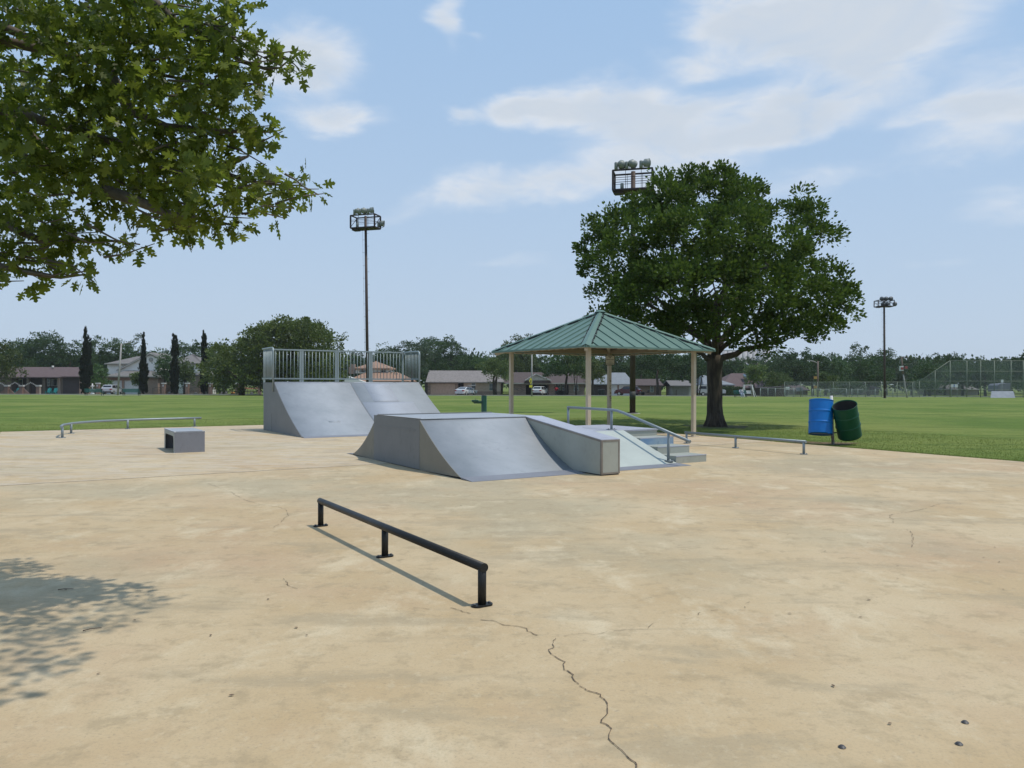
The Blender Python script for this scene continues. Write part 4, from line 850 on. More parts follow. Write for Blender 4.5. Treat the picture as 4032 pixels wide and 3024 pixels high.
def bx(t, name, px0, px1, py0, py1, m, D=HD, y0=0, y1=8, parent=None, label=None):
    """box whose front face (at distance D+y0) fills the photo rectangle"""
    Df = D+y0; c = (px0+px1)/2
    zb = gz(HD)-.05 if py1 is None else Z(c, py1, Df)
    return t.part(name, MB().box(X(px0, Df), X(px1, Df), Df, D+y1, zb, Z(c, py0, Df)), m, parent, label)
def gable_roof(t, px0, px1, pyr, pye, m, D=HD, dep=10, ov=.6, th=.18, hipL=0, hipR=0, parent=None, name='roof'):
    """roof with its ridge along x; front eave at pixel row pye, ridge at pyr; hips are metres the ridge is drawn in"""
    De = D-ov; Dr = D+dep/2; c = (px0+px1)/2; ze_ = Z(c, pye, De); zr_ = Z(c, pyr, Dr); x0 = X(px0, De); x1 = X(px1, De); yb_ = D+dep+ov
    v = [(x0, De, ze_), (x1, De, ze_), (x1-hipR, Dr, zr_), (x0+hipL, Dr, zr_), (x0, yb_, ze_), (x1, yb_, ze_)]; n = len(v)
    lo = [(a, b, c_-th) for a, b, c_ in v]; f = [(0, 1, 2, 3), (3, 2, 5, 4), (0, 3, 4), (1, 5, 2)]
    f2 = [tuple(i+n for i in q[::-1]) for q in f]; f2 += [(0, n, n+1, 1), (4, 5, n+5, n+4), (0, 4, n+4, n), (1, n+1, n+5, 5)]
    return t.part(name, MB().add(v+lo, f+f2), m, parent)
def gable_front(t, px0, px1, pyr, pye, m, mw, D=HD, dep=9, ov=.5, th=.16):
    """roof whose ridge runs back from the viewer: a gable faces the camera"""
    y0 = D-ov; c = (px0+px1)/2; x0, x1, xc = X(px0, y0), X(px1, y0), X(c, y0); z0 = Z(c, pye, y0); z1 = Z(c, pyr, y0)
    t.part('roof', MB().prism([(x0, y0, z0), (xc, y0, z1), (x1, y0, z0), (x1, y0, z0-th), (xc, y0, z1-th*1.1), (x0, y0, z0-th)], (0, dep+ov, 0)), m)
    t.part('gable_wall', MB().prism([(x0+.35, D, z0-.02), (xc, D, z1-th*1.6), (x1-.35, D, z0-.02)], (0, .2, 0)), mw)
M_fr = mat('window_frame', (.55, .54, .5), rough=.6); M_gl = mat('window_glass', (.03, .04, .05), (.06, .07, .08), rough=.15, vs=.5, spec=.8); M_trim = mat('pale_trim', (.42, .40, .35), rough=.7)
def win(t, px0, px1, py0, py1, D=HD, m=None, mull=True, y=0):
    c = (px0+px1)/2; Df = D+y; x0, x1 = X(px0, Df), X(px1, Df); z1, z0 = Z(c, py0, Df), Z(c, py1, Df); f = .07; mb = MB(); ya, yb2 = Df-.06, Df-.002
    mb.box(x0, x1, ya, yb2, z0, z0+f).box(x0, x1, ya, yb2, z1-f, z1).box(x0, x0+f, ya, yb2, z0+f, z1-f).box(x1-f, x1, ya, yb2, z0+f, z1-f)
    if mull: mb.box(x0+f, x1-f, ya+.01, yb2, (z0+z1)/2-.03, (z0+z1)/2+.03)
    w = t.part('window', mb, m or M_fr); t.part('pane', MB().box(x0+f, x1-f, Df-.03, Df-.004, z0+f, z1-f), M_gl, w); return w
def gdoor(t, px0, px1, py0, m, D=HD, rows=4, y=0):
    Df = D+y; c = (px0+px1)/2; x0, x1 = X(px0, Df), X(px1, Df); z1 = Z(c, py0, Df); z0 = gz(D); mb = MB()
    for i in range(rows):
        a = z0+(z1-z0)*i/rows; b = z0+(z1-z0)*(i+1)/rows; mb.box(x0, x1, Df-.06, Df-.003, a+.012, b-.012)
    mb.box(x0+.01, x1-.01, Df-.045, Df-.003, z0, z1); t.part('garage_door', mb, m)
B_red = brickmat('red_brick', (.23, .115, .08), (.17, .085, .06)); B_tan = brickmat('tan_brick', (.30, .19, .14), (.22, .13, .10)); B_mix = brickmat('mottled_brick', (.28, .165, .12), (.13, .075, .06), sc_=2.2); B_dk = brickmat('dark_brick', (.075, .05, .042), (.05, .035, .03), (.08, .07, .06)); B_br = brickmat('brown_brick', (.155, .11, .085), (.12, .085, .065), (.13, .11, .09))
def shingle(n, c, c2): return mat(n, c, c2, rough=1, vs=2.5, det=8, world=True)
S_plum = shingle('plum_brown_shingle', (.125, .088, .085), (.095, .066, .064)); S_grey = shingle('grey_shingle', (.19, .175, .165), (.14, .13, .125)); S_orange = shingle('orange_tile', (.33, .205, .14), (.27, .165, .115)); S_lg = shingle('blue_grey_shingle', (.22, .24, .26), (.18, .195, .21)); S_tan = shingle('taupe_shingle', (.17, .15, .14), (.24, .215, .20)); S_dbr = shingle('dark_brown_shingle', (.095, .07, .065), (.07, .052, .048))
P_white = mat('white_siding', (.80, .76, .71), (.76, .72, .67), rough=.8, vs=1, world=True); P_gdw = mat('white_garage_paint', (.58, .61, .62), rough=.6); P_tan = mat('tan_garage_paint', (.42, .30, .23), rough=.7); P_dkd = mat('dark_garage_paint_and_shade', (.045, .035, .035), rough=.7); P_side = mat('peach_siding', (.44, .32, .25), rough=.8)  # P_dkd: dark door paint, and shade put into recessed walls
M_void = mat('dark_room', (.012, .012, .014), rough=1); M_teal = mat('teal_plastic', (.015, .22, .21), rough=.45); P_beige = mat('beige_siding', (.28, .25, .21), rough=.85)  # M_void: near-black fittings, and interior shade put into the colour
# 1 plum-roofed brick ranch house
h = T('ranch_house', 'long low brick house with a plum brown roof and a dark porch, far left', 'house', (X(150, HD), HD, hg))
bx(h, 'wall', -120, 45, 1484, None, B_br); bx(h, 'wall', 45, 238, 1484, None, P_dkd, y0=2.2, label='porch back wall, its deep shade put into a dark colour'); bx(h, 'wall', 226, 238, 1487, None, B_tan, y1=2.2); bx(h, 'porch_post', 167, 178, 1487, None, B_br, y1=.5); bx(h, 'porch_post', 104, 114, 1487, None, B_br, y1=.5)  # porch shade is put into the back wall's dark colour
gable_roof(h, -140, 254, 1445, 1484, S_plum); gable_roof(h, 240, 318, 1453, 1482, S_plum, dep=7, D=HD-.5)
bx(h, 'wall', 240, 247, 1484, None, B_br, y1=6); bx(h, 'wall', 312, 322, 1484, None, B_tan, y1=6); bx(h, 'wall', 247, 312, 1484, 1490, P_dkd, y1=6); bx(h, 'room', 247, 312, 1490, None, M_void, y0=.5, y1=6); gdoor(h, 248, 311, 1489, P_dkd)
win(h, 186, 198, 1492, 1520, y=2.1); win(h, 203, 226, 1492, 1520, y=2.1, mull=False); win(h, 64, 90, 1492, 1525, y=2.1)
h.part('vent', MB().cyl((X(208, HD+4), HD+4, Z(208, 1446, HD+4)-.2), .2, .5, 10), M_fr)
def chair(label, px, D):
    b = Vector((X(px, D), D, gz(D)+.03)); t = T('garden_chair', label, 'chair', b, 'teal garden chairs', local=True)
    t.part('seat', MB().box(-.3, .3, -.35, .2, .3, .34), M_teal); m = MB()
    for i in range(5): m.bar((-.26+.13*i, .18, .3), (-.3+.15*i, .5, 1.05+.06*(2-abs(i-2))), .11, .02)
    t.part('backrest', m, M_teal)
    for x in (-.33, .33):
        t.part('armrest', MB().box(x-.06, x+.06, -.4, .32, .55, .58), M_teal); t.part('leg', MB().box(x-.03, x+.03, -.38, -.3, 0, .55), M_teal); t.part('leg', MB().bar((x*.9, .4, 0), (x*.9, -.3, .32), .05, .08), M_teal)
chair('teal plastic garden chair by the porch window, left of the pair', 190, 143.5); chair('teal plastic garden chair by the porch window, right of the pair', 215, 143.5); chair('teal plastic garden chair in the shade behind the zigzag brick wall', 68, 143.5)
# zigzag brick front wall
BWD = 133.2
bw = T('brick_wall', 'low zigzag red brick wall with white capped pillars in front of the far left house', 'wall', (X(80, BWD), BWD, gz(BWD)))
for k, px in enumerate((-35, 28, 86, 152)):
    bw.part('pillar', MB().box(X(px-7, BWD), X(px+6, BWD), BWD-.25, BWD+.3, gz(BWD)-.1, Z(px, 1522, BWD)), B_red); bw.part('cap', MB().box(X(px-8.5, BWD), X(px+8, BWD), BWD-.3, BWD+.35, Z(px, 1522, BWD)+.003, Z(px, 1516, BWD)), M_fr)
for px in (-35, 28, 86):
    bw.part('panel', MB().prism([(X(px-29, BWD), BWD, gz(BWD)-.1), (X(px-29, BWD), BWD, gz(BWD)+.15), (X(px-7, BWD), BWD, Z(px, 1528, BWD)), (X(px-7, BWD), BWD, gz(BWD)-.1)], (0, .15, 0)), B_red)
    bw.part('panel', MB().prism([(X(px+6, BWD), BWD, gz(BWD)-.1), (X(px+6, BWD), BWD, Z(px, 1528, BWD)), (X(px+29, BWD), BWD, gz(BWD)+.15), (X(px+29, BWD), BWD, gz(BWD)-.1)], (0, .15, 0)), B_red)
M_chain = mat('pale_chain', (.5, .5, .48)); m = MB()
for c in (-4, 57, 119):
    for i in range(-4, 5):
        p = Vector((X(c+i*5.5, BWD), BWD+.05, Z(c, 1506+abs(i)*2.9, BWD))); m.box(p.x-.05, p.x+.05, p.y, p.y+.08, p.z-.1, p.z+.1)
bw.part('finial', m, M_chain)
for c in (-4, 57, 119):
    m = MB()
    for i in range(-4, 5): px = c+i*5.5; m.box(X(px, BWD)-.015, X(px, BWD)+.015, BWD+.07, BWD+.1, gz(BWD), Z(c, 1508+abs(i)*2.9, BWD))
    bw.part('railing', m, M_frame)
# 2 white two-storey house
h = T('two_storey_house', 'white two storey house with a grey roof and twin white garage doors', 'house', (X(590, HD), HD, hg))
bx(h, 'wall', 402, 622, 1486, 1498, B_red, y1=7); bx(h, 'wall', 402, 416, 1498, None, B_tan, y1=7); bx(h, 'wall', 480, 488, 1498, None, B_tan, y1=7); bx(h, 'wall', 546, 622, 1498, None, B_tan, y1=7)
gdoor(h, 416, 480, 1498, P_gdw, y=.3); gdoor(h, 488, 546, 1498, P_gdw, y=.3); bx(h, 'room', 416, 546, 1499, None, M_void, y0=.5, y1=6)
gable_roof(h, 400, 626, 1457, 1483, S_grey, dep=7, hipL=3.2, hipR=3.2); bx(h, 'fascia', 402, 624, 1480, 1484, M_trim, y0=-.68, y1=-.62)
bx(h, 'wall', 422, 622, 1433, 1475, P_white, y0=4, y1=12, label='white upper storey wall'); gable_roof(h, 410, 560, 1403, 1432, S_grey, D=HD+4, dep=8, hipL=4.2)
h.part('fascia', MB().box(X(411, HD+3.3), X(556, HD+3.3), HD+3.25, HD+3.33, Z(480, 1434, HD+3.3), Z(480, 1430, HD+3.3)), M_trim)
def gable_poly(t, pts, y0, dep, m, name, th=None, label=None):
    return t.part(name, MB().prism([(X(a, y0), y0, Z(a, b, y0)) for a, b in pts], (0, dep, 0)), m, None, label)
gable_poly(h, [(468,1457),(591,1398),(624,1412),(624,1478),(468,1478)], HD+3.2, 6, P_white, 'gable_wall'); gable_poly(h, [(461,1461),(590,1394),(630,1413),(630,1409),(590,1390),(461,1457)], HD+2.7, 7, M_trim, 'gable_trim'); gable_poly(h, [(458,1460),(590,1390),(634,1411),(634,1408),(590,1387),(458,1457)], HD+2.9, 7, S_grey, 'roof')
h.part('round_vent', MB().lathe([(.001, -.05), (.42, -.05), (.42, .02)], (X(594, HD+3.1), HD+3.15, Z(594, 1416, HD+3.1)), 16, (0, 1, 0)), M_trim)
bx(h, 'wall', 700, 788, 1428, None, P_white, y0=1, y1=9, label='white right wing'); gable_roof(h, 660, 794, 1394, 1430, S_grey, D=HD+1, dep=9, hipL=3, hipR=4.2); win(h, 748, 765, 1440, 1466, y=1); bx(h, 'wall', 742, 786, 1475, None, B_tan, y0=-1, y1=.9); gable_roof(h, 738, 790, 1468, 1476, S_grey, D=HD-1, dep=2, ov=.3)
h.part('satellite_dish', MB().lathe([(.001, .1), (.25, .06), (.42, -.03)], (X(776, HD-1.2), HD-1.3, Z(776, 1463, HD-1.2)), 16, (.2, -.9, .4)), M_lamp)
# 3 orange-roofed house behind the quarter pipe
h = T('orange_roof_house', 'two storey house with an orange hipped roof behind the quarter pipe railing', 'house', (X(1480, HD), HD, hg))
bx(h, 'wall', 1400, 1532, 1450, 1470, P_white, y0=5, y1=12); gable_roof(h, 1396, 1534, 1421, 1449, S_orange, D=HD+5, dep=8, hipL=3.6, hipR=3.6, th=.3); bx(h, 'wall', 1362, 1600, 1500, None, B_tan, y1=9); gable_roof(h, 1360, 1612, 1465, 1500, S_orange, hipL=3, hipR=3)
bx(h, 'chimney', 1373, 1396, 1434, 1472, B_tan, y0=5, y1=6.2); win(h, 1415, 1440, 1452, 1466, y=5); win(h, 1500, 1520, 1452, 1466, y=5)
gable_poly(h, [(1330,1520),(1372,1482),(1440,1505),(1440,1560),(1330,1560)], HD-2, 1.5, P_white, 'porch_gable')
# 4 tan ranch house
h = T('ranch_house', 'tan ranch house with a grey shingle roof and a wide tan garage door', 'house', (X(1800, HD), HD, hg))
bx(h, 'wall', 1684, 1694, 1505, None, B_mix, y1=7); bx(h, 'wall', 1794, 1803, 1505, None, B_mix, y1=7); bx(h, 'wall', 1694, 1794, 1505, 1512, B_mix, y1=7); bx(h, 'room', 1694, 1794, 1512, None, M_void, y0=.4, y1=6); gdoor(h, 1695, 1793, 1511, P_tan)
bx(h, 'wall', 1826, 1972, 1506, None, P_side, y1=7); bx(h, 'wall', 1803, 1826, 1506, None, P_dkd, y0=2, y1=7, label='recessed entry, its shade put into a dark colour'); gable_roof(h, 1676, 1920, 1459, 1504, S_tan, dep=11); gable_roof(h, 1815, 1985, 1463, 1503, S_tan, dep=9.5, D=HD+.3)  # entry shade is put into its dark wall colour
bx(h, 'brick_base', 1826, 1972, 1541, None, B_red, y0=-.06, y1=-.003); win(h, 1856, 1872, 1508, 1530, m=M_trim); win(h, 1926, 1942, 1510, 1538, m=M_trim); bx(h, 'door', 1806, 1818, 1510, None, P_dkd, y0=1.9, y1=1.98)
h.part('side_wall', MB().prism([(X(1672, HD), HD+.2, gz(HD)), (X(1684, HD), HD+.2, gz(HD)), (X(1684, HD), HD+.2, Z(1684, 1505, HD)), (X(1672, HD), HD+.2, Z(1672, 1505, HD))], (0, 9, 0)), B_dk)
# 5 brick house with the open garage
h = T('brick_house', 'mottled brick house with a dark brown roof and an open double garage', 'house', (X(2170, HD), HD, hg))
for a, b in ((2003, 2024), (2024, 2071), (2160, 2190), (2240, 2302)): bx(h, 'wall', a, b, 1511, None, B_mix if a > 2010 else B_dk, y1=8)
bx(h, 'wall', 2071, 2160, 1511, 1515, M_trim, y1=8); bx(h, 'room', 2071, 2160, 1515.2, None, M_void, y0=7.6, y1=7.9, label='back wall of the open garage, its shade put into a near-black colour'); bx(h, 'wall', 2190, 2240, 1511, None, P_dkd, y0=1.4, y1=8, label='recessed entry')  # garage and entry shade put into the dark wall colours
gable_roof(h, 1985, 2312, 1466, 1509, S_dbr, dep=12); gable_poly(h, [(2072,1498),(2110,1477),(2166,1498)], HD-1.2, 4, M_trim, 'gable_wall'); gable_poly(h, [(2068,1500),(2110,1474),(2170,1500),(2170,1496),(2110,1471),(2068,1496)], HD-1.5, 5, M_fr, 'gable_trim'); gable_poly(h, [(2062,1509),(2072,1498),(2166,1498),(2172,1509)], HD-1.1, 3, S_dbr, 'roof')
bx(h, 'fascia', 1990, 2308, 1508, 1512, M_trim, y0=-.66, y1=-.6); win(h, 2195, 2208, 1514, 1537, y=1.4); win(h, 2212, 2226, 1514, 1537, y=1.4); win(h, 2260, 2277, 1515, 1540)
h.part('garage_light', MB().box(X(2182, HD-.1), X(2186, HD-.1), HD-.15, HD-.01, Z(2184, 1528, HD), Z(2184, 1523, HD)), M_frame)
# 6 blue-grey roofed house
h = T('grey_roof_house', 'dark brick house with a pale blue grey roof and white garage doors behind the shelter', 'house', (X(2420, HD), HD, hg))
bx(h, 'wall', 2326, 2392, 1513, None, B_dk, y1=9); bx(h, 'wall', 2392, 2484, 1512, 1516, M_fr, y0=.02, y1=8); bx(h, 'wall', 2392, 2396, 1516, None, M_fr, y0=.02, y1=8); bx(h, 'wall', 2431, 2437, 1516, None, B_red, y0=.02, y1=8); bx(h, 'wall', 2476, 2484, 1516, None, M_fr, y0=.02, y1=8)
bx(h, 'room', 2396, 2476, 1517, None, M_void, y0=.5, y1=7); gdoor(h, 2396, 2431, 1515, P_gdw, y=.1); gdoor(h, 2437, 2476, 1515, P_gdw, y=.1); gable_roof(h, 2318, 2500, 1467, 1512, S_lg, dep=11, hipL=5, hipR=1); bx(h, 'chimney', 2355, 2377, 1457, 1476, B_red, y0=6, y1=7.5)
def bin_(label, px, D, m, w=.6, hh=1.0):
    b = Vector((X(px, D), D, gz(D)+.02)); t = T('rubbish_bin', label, 'bin', b, 'dark rubbish bins by the garage', local=True); v = []
    for z, k in ((.05, .42), (hh, .5)): v += [(-w*k, -w*k, z), (w*k, -w*k, z), (w*k, w*k, z), (-w*k, w*k, z)]
    t.part('body', MB().add(v, [(0,3,2,1),(4,5,6,7),(0,1,5,4),(1,2,6,5),(2,3,7,6),(3,0,4,7)]), m); t.part('lid', MB().prism([(-w*.54, -w*.56, hh+.004), (-w*.54, w*.5, hh+.004), (-w*.54, w*.5, hh+.14), (-w*.54, -w*.56, hh+.05)], (w*1.08, 0, 0)), m)
    for s in (-1, 1): t.part('wheel', MB().cyl((s*w*.5-.03, w*.4, .1), .1, .06, 12, (1, 0, 0)), M_frame)
bin_('dark wheeled bin against the dark brick wall, left of two', 2362, 146.5, mat('bin_dark', (.02, .024, .025), rough=.5)); bin_('dark wheeled bin against the dark brick wall, right of two', 2374, 146.3, bpy.data.materials['bin_dark'], .65, 1.08)
# 7 small brick house and 8 beige shed, 9 brown hip-roofed house
h = T('brick_house', 'small red brick house mostly hidden by the dark trees right of the shelter', 'house', (X(2560, HD), HD, hg)); bx(h, 'wall', 2500, 2604, 1518, None, B_red, y1=8); gable_roof(h, 2490, 2614, 1492, 1517, S_dbr); win(h, 2560, 2573, 1520, 1544)
h = T('shed', 'plain beige shed with a grey roof under the dark trees', 'shed', (X(2680, HD-4), HD-4, gz(HD-4))); bx(h, 'wall', 2648, 2712, 1518, None, P_beige, D=HD-4, y1=6); bx(h, 'wall', 2712, 2724, 1524, None, M_trim, D=HD-4, y0=.1, y1=6); gable_roof(h, 2640, 2728, 1498, 1518, S_grey, D=HD-4, dep=7); bx(h, 'post', 2662, 2665, 1535, None, M_wood, D=HD-4, y0=-.5, y1=-.3)
h = T('hip_roof_house', 'brown house with a large plum hipped roof, dark solar panels and a brick chimney', 'house', (X(2940, HD), HD, hg))
bx(h, 'wall', 2890, 3080, 1525, None, B_br, y0=2, y1=12); bx(h, 'wall', 2800, 2890, 1515, None, P_beige, y1=9); gable_roof(h, 2835, 3120, 1470, 1526, S_plum, dep=13, hipL=4.2, hipR=6, D=HD+1); gable_roof(h, 2770, 2896, 1478, 1514, S_lg, dep=10, hipR=4.5, hipL=1)
bx(h, 'wall', 2845, 2858, 1517, 1540, M_void, y0=-.03, y1=-.002, label='flat dark panel for the shade of the entry'); win(h, 2862, 2884, 1517, 1532, m=M_trim); bx(h, 'chimney', 2964, 2982, 1459, 1500, B_tan, y0=6, y1=7.4); bx(h, 'chimney_cap', 2962, 2984, 1456, 1459, M_void, y0=5.9, y1=7.5)  # entry is a flat panel with its shade put into the colour
sp = MB(); D1 = HD+4.6; sp.prism([(X(2924, D1), D1, Z(2924, 1474, D1)), (X(2950, D1), D1, Z(2950, 1474, D1)), (X(2956, D1-1.8), D1-1.8, Z(2956, 1487, D1-1.8)), (X(2932, D1-1.8), D1-1.8, Z(2932, 1487, D1-1.8))], (0, -.05, .06)); h.part('solar_panel', sp, mat('solar_glass', (.06, .08, .11), rough=.2, spec=.8))
hd = T('hedge', 'clipped dark green hedge in front of the brown hip roof house', 'hedge', (X(2866, 140), 140, gz(140)), local=True)
Ch = rng.uniform(-1, 1, size=(5200, 3))*np.array([2.35, .9, .78]); 
for i in range(len(Ch)):
    k = rng.integers(0, 3); 
    lim = (2.35, .9, .78)[k]; Ch[i, k] = (lim if rng.random() < .5 else -lim)*rng.uniform(.9, 1.05)
Ch[:, 2] = np.abs(Ch[:, 2]+.78)+.05
link('foliage', leafmesh('foliage', Ch, unit(len(Ch)), rng.uniform(.12, .24, len(Ch)), QUAD), L_hedge, hd.o); hd.part('core', MB().box(-2.2, 2.2, -.75, .75, .05, 1.45), L_dark)
# house glimpsed through the fence
h = T('brown_house', 'low brown house with a pale gable seen through the chain link fence', 'house', (X(3400, 165), 165, gz(165)))
bx(h, 'wall', 3330, 3460, 1528, None, B_br, D=165, y1=8); gable_front(h, 3368, 3440, 1508, 1530, S_plum, M_trim, D=164, dep=8); gable_roof(h, 3320, 3470, 1514, 1529, S_dbr, D=165)
h = T('grey_house', 'low grey house glimpsed behind the tall backstop', 'house', (X(3740, 165), 165, gz(165)))
bx(h, 'wall', 3690, 3850, 1532, None, P_beige, D=165, y1=8); gable_roof(h, 3680, 3860, 1515, 1533, S_grey, D=165)
h = T('grey_house', 'small grey roofed house glimpsed through the low fence left of the lamp pole', 'house', (X(3100, 165), 165, gz(165)))
bx(h, 'wall', 3040, 3180, 1534, None, B_br, D=165, y1=8); gable_roof(h, 3030, 3190, 1516, 1535, S_dbr, D=165)
# grain silos far away
M_silo = mat('silo_concrete', (.44, .42, .42), (.38, .365, .37), rough=.9, vs=.05, stretch=(1, 1, .2), world=True); SD = 620
sl_ = T('grain_elevator', 'row of pale concrete grain silos far away behind the large tree', 'silo', (X(2950, SD), SD, -1))
for k, px in enumerate((2852, 2872, 2892, 2912, 2932, 2952, 2972)): sl_.part('silo', MB().cyl((X(px, SD), SD, -1), 2.2, Z(px, 1383, SD)+1, 20), M_silo)
sl_.part('silo', MB().cyl((X(3008, SD-2), SD-2, -1), 4.9, Z(3008, 1377, SD)+1, 28), M_silo, label='wider silo at the right end'); sl_.part('headhouse', MB().box(X(2846, SD), X(2986, SD), SD-1.5, SD+1.5, Z(2900, 1384, SD), Z(2900, 1378, SD)), M_silo); sl_.part('headhouse', MB().box(X(3000, SD), X(3022, SD), SD-2, SD+1.5, Z(3008, 1377, SD), Z(3008, 1370, SD)), M_silo)
# ------------------------------------------------------------------ pillared fence in the middle distance
PFD = 136.0; m_iron = M_frame
pfn = T('pillar_fence', 'ornamental iron fence between brick pillars with pale caps in front of the white house', 'fence', (X(700, PFD), PFD, gz(PFD)))
for px in (386, 645, 738, 829, 934, 1022):
    p_ = pfn.part('pillar', MB().box(X(px-6, PFD), X(px+6, PFD), PFD-.27, PFD+.27, gz(PFD)-.1, Z(px, 1512, PFD)), B_red); pfn.part('cap', MB().box(X(px-7.5, PFD), X(px+7.5, PFD), PFD-.34, PFD+.34, Z(px, 1512, PFD)+.003, Z(px, 1507, PFD)), M_fr, p_)
    pfn.part('plaque', MB().box(X(px-2.5, PFD), X(px+2.5, PFD), PFD-.3, PFD-.275, Z(px, 1522, PFD), Z(px, 1515, PFD)), M_white, p_)
pxs = [(652, 731), (744, 823), (835, 928), (940, 1016), (600, 639)]
for a, b in pxs:
    m = MB(); x0, x1 = X(a, PFD), X(b, PFD); zb = gz(PFD); m.bar((x0, PFD, zb+.25), (x1, PFD, zb+.25), .04, .04); n = int((x1-x0)/.14); z_ = []
    for i in range(n+1):
        t = i/n; zt = zb+1.05+.28*math.sin(math.pi*t); z_.append(Vector((x0+(x1-x0)*t, PFD, zt))); m.bar((x0+(x1-x0)*t, PFD, zb+.1), (x0+(x1-x0)*t, PFD, zt), .02, .02)
    for u_, v_ in zip(z_[:-1], z_[1:]): m.bar(u_, v_, .04, .04)
    for i in range(n//3):
        c = Vector((x0+(x1-x0)*(i*3+1.5)/n, PFD-.01, zb+.7)); m.tube([c+Vector((.18*math.cos(q), 0, .18*math.sin(q))) for q in [2*math.pi*j/10 for j in range(11)]], .014, 5)
    pfn.part('iron_panel', m, m_iron); pfn.part('plinth', MB().box(x0, x1, PFD-.1, PFD+.1, zb-.1, zb+.14), B_red if a < 730 else M_walk)
sb = MB(); r = random.Random(4)
yp = T('yard_clutter', 'low stone yard ornaments seen through the iron fence', 'garden ornament', (X(860, 138), 138, gz(138)))
M_stone = mat('garden_stone', (.22, .21, .2), (.12, .12, .12), rough=1, vs=3); M_orange = mat('orange_plastic', (.6, .25, .02), rough=.5)
for px in (672, 700, 770, 800, 870, 890, 960, 985): 
    x = X(px, 138); hh = r.uniform(.4, .9); yp.part('stone', MB().lathe([(.001, hh), (.2, hh*.9), (.32, hh*.6), (.28, hh*.3), (.36, 0)], (x, 138+r.uniform(-.5, 1), gz(138)), 7), M_stone)
single('orange_tub', 'small bright orange tub behind the iron fence', 'tub', MB().lathe([(.001, 0), (.3, 0), (.4, .4), (.36, .4), (.3, .05)], (X(917, 137), 137, gz(137)+.1), 14), M_orange, (X(917, 137), 137, gz(137)))
cn_ = T('canoe', 'orange brown canoe lying upturned behind the iron fence', 'canoe', (X(992, 139), 139, gz(139)+1.0), local=True)
pts = []; m = MB(); vs = []; fs = []; n = 12
for i in range(n+1):
    t = i/n*2-1; w_ = .32*(1-t*t)**.6+.001; hh = .22+.10*t*t
    for j in range(7): a = math.pi*j/6; vs.append((t*1.3, w_*math.cos(a), hh*math.sin(a)+.08*t*t))
for i in range(n):
    for j in range(6): fs.append((i*7+j, i*7+j+1, i*7+8+j, i*7+7+j))
cn_.part('hull', MB().add(vs, fs, True), mat('canoe_orange', (.33, .13, .05), rough=.5)); cn_.part('trestle', MB().bar((-.8, 0, 0), (-.8, 0, -1.0), .08, .08).bar((.8, 0, 0), (.8, 0, -1.0), .08, .08), M_wood)
fo = T('garden_fountain', 'small white two tiered garden fountain beside the double cypress', 'fountain', (X(364, 139), 139, gz(139))); fo.part('basin', MB().lathe([(.4, 0), (.3, .2), (.16, .4), (.55, .8), (.6, .95), (.5, .93), (.12, .85), (.1, 1.3), (.35, 1.5), (.38, 1.6), (.1, 1.55), (.12, 1.9), (.001, 2.0)], fo.loc, 18), M_white)
# ------------------------------------------------------------------ benches
M_bench = mat('green_bench', (.012, .13, .10), (.01, .10, .08), rough=.45); M_iron2 = mat('bench_leg_black', (.015, .03, .03), rough=.5)
def bench(label, pxc, D, wid, rz=0, z=None, group=None):
    b = Vector((X(pxc, D), D, gz(D) if z is None else z)); t = T('park_bench', label, 'bench', b, group, local=True, rz=rz); w = wid/2; m = MB()
    for i in range(4): m.box(-w, w, -.3+.12*i, -.2+.12*i, .44, .47)
    t.part('seat', m, M_bench); m = MB()
    for i in range(4): m.bar((-w, .22+.02*i, .56+.115*i), (w, .22+.02*i, .56+.115*i), .03, .1)
    t.part('backrest', m, M_bench)
    for x in (-w+.12, w-.12):
        t.part('leg', MB().bar((x, -.25, 0), (x, -.25, .44), .06, .06), M_iron2); t.part('leg', MB().bar((x, .2, 0), (x, .3, .98), .06, .06), M_iron2); t.part('armrest', MB().bar((x, -.3, .66), (x, .26, .68), .05, .05).bar((x, -.27, .44), (x, -.27, .66), .04, .04), M_iron2)
    return t
bench('long green park bench between the double cypress and the silver car', 371, 104, 2.45, math.pi, group='green park benches at the street edge'); bench('long green park bench in front of the right white garage door', 518, 104, 2.3, math.pi, group='green park benches at the street edge')
bench('green park bench with a seated person, near the white swing frame', 2916, 104, 1.75, .1, group='green park benches at the street edge')
strip('bench_pad', X(320, 104), X(556, 104), 102.6, 105.4, .03, M_walk)
sw = T('swing_frame', 'white timber a-frame swing behind the seated person', 'swing', (X(2946, 116), 116, gz(116)), local=True); z = 1.75
for s_ in (-.75, .75):
    for y in (-.55, .55): sw.part('leg', MB().bar((s_*1.35 if False else s_, y, 0), (s_*.75, 0, z), .09, .09), M_white)
    sw.part('leg', MB().bar((s_*1.55, -.2, 0), (s_*.8, 0, z), .09, .09), M_white)
sw.part('top_bar', MB().bar((-.75, 0, z), (.75, 0, z), .1, .1), M_white); sw.part('seat', MB().box(-.45, .45, -.25, .2, .45, .5).box(-.45, .45, .2, .25, .5, .95).bar((-.4, 0, .5), (-.4, 0, z), .02, .02).bar((.4, 0, .5), (.4, 0, z), .02, .02), M_white)
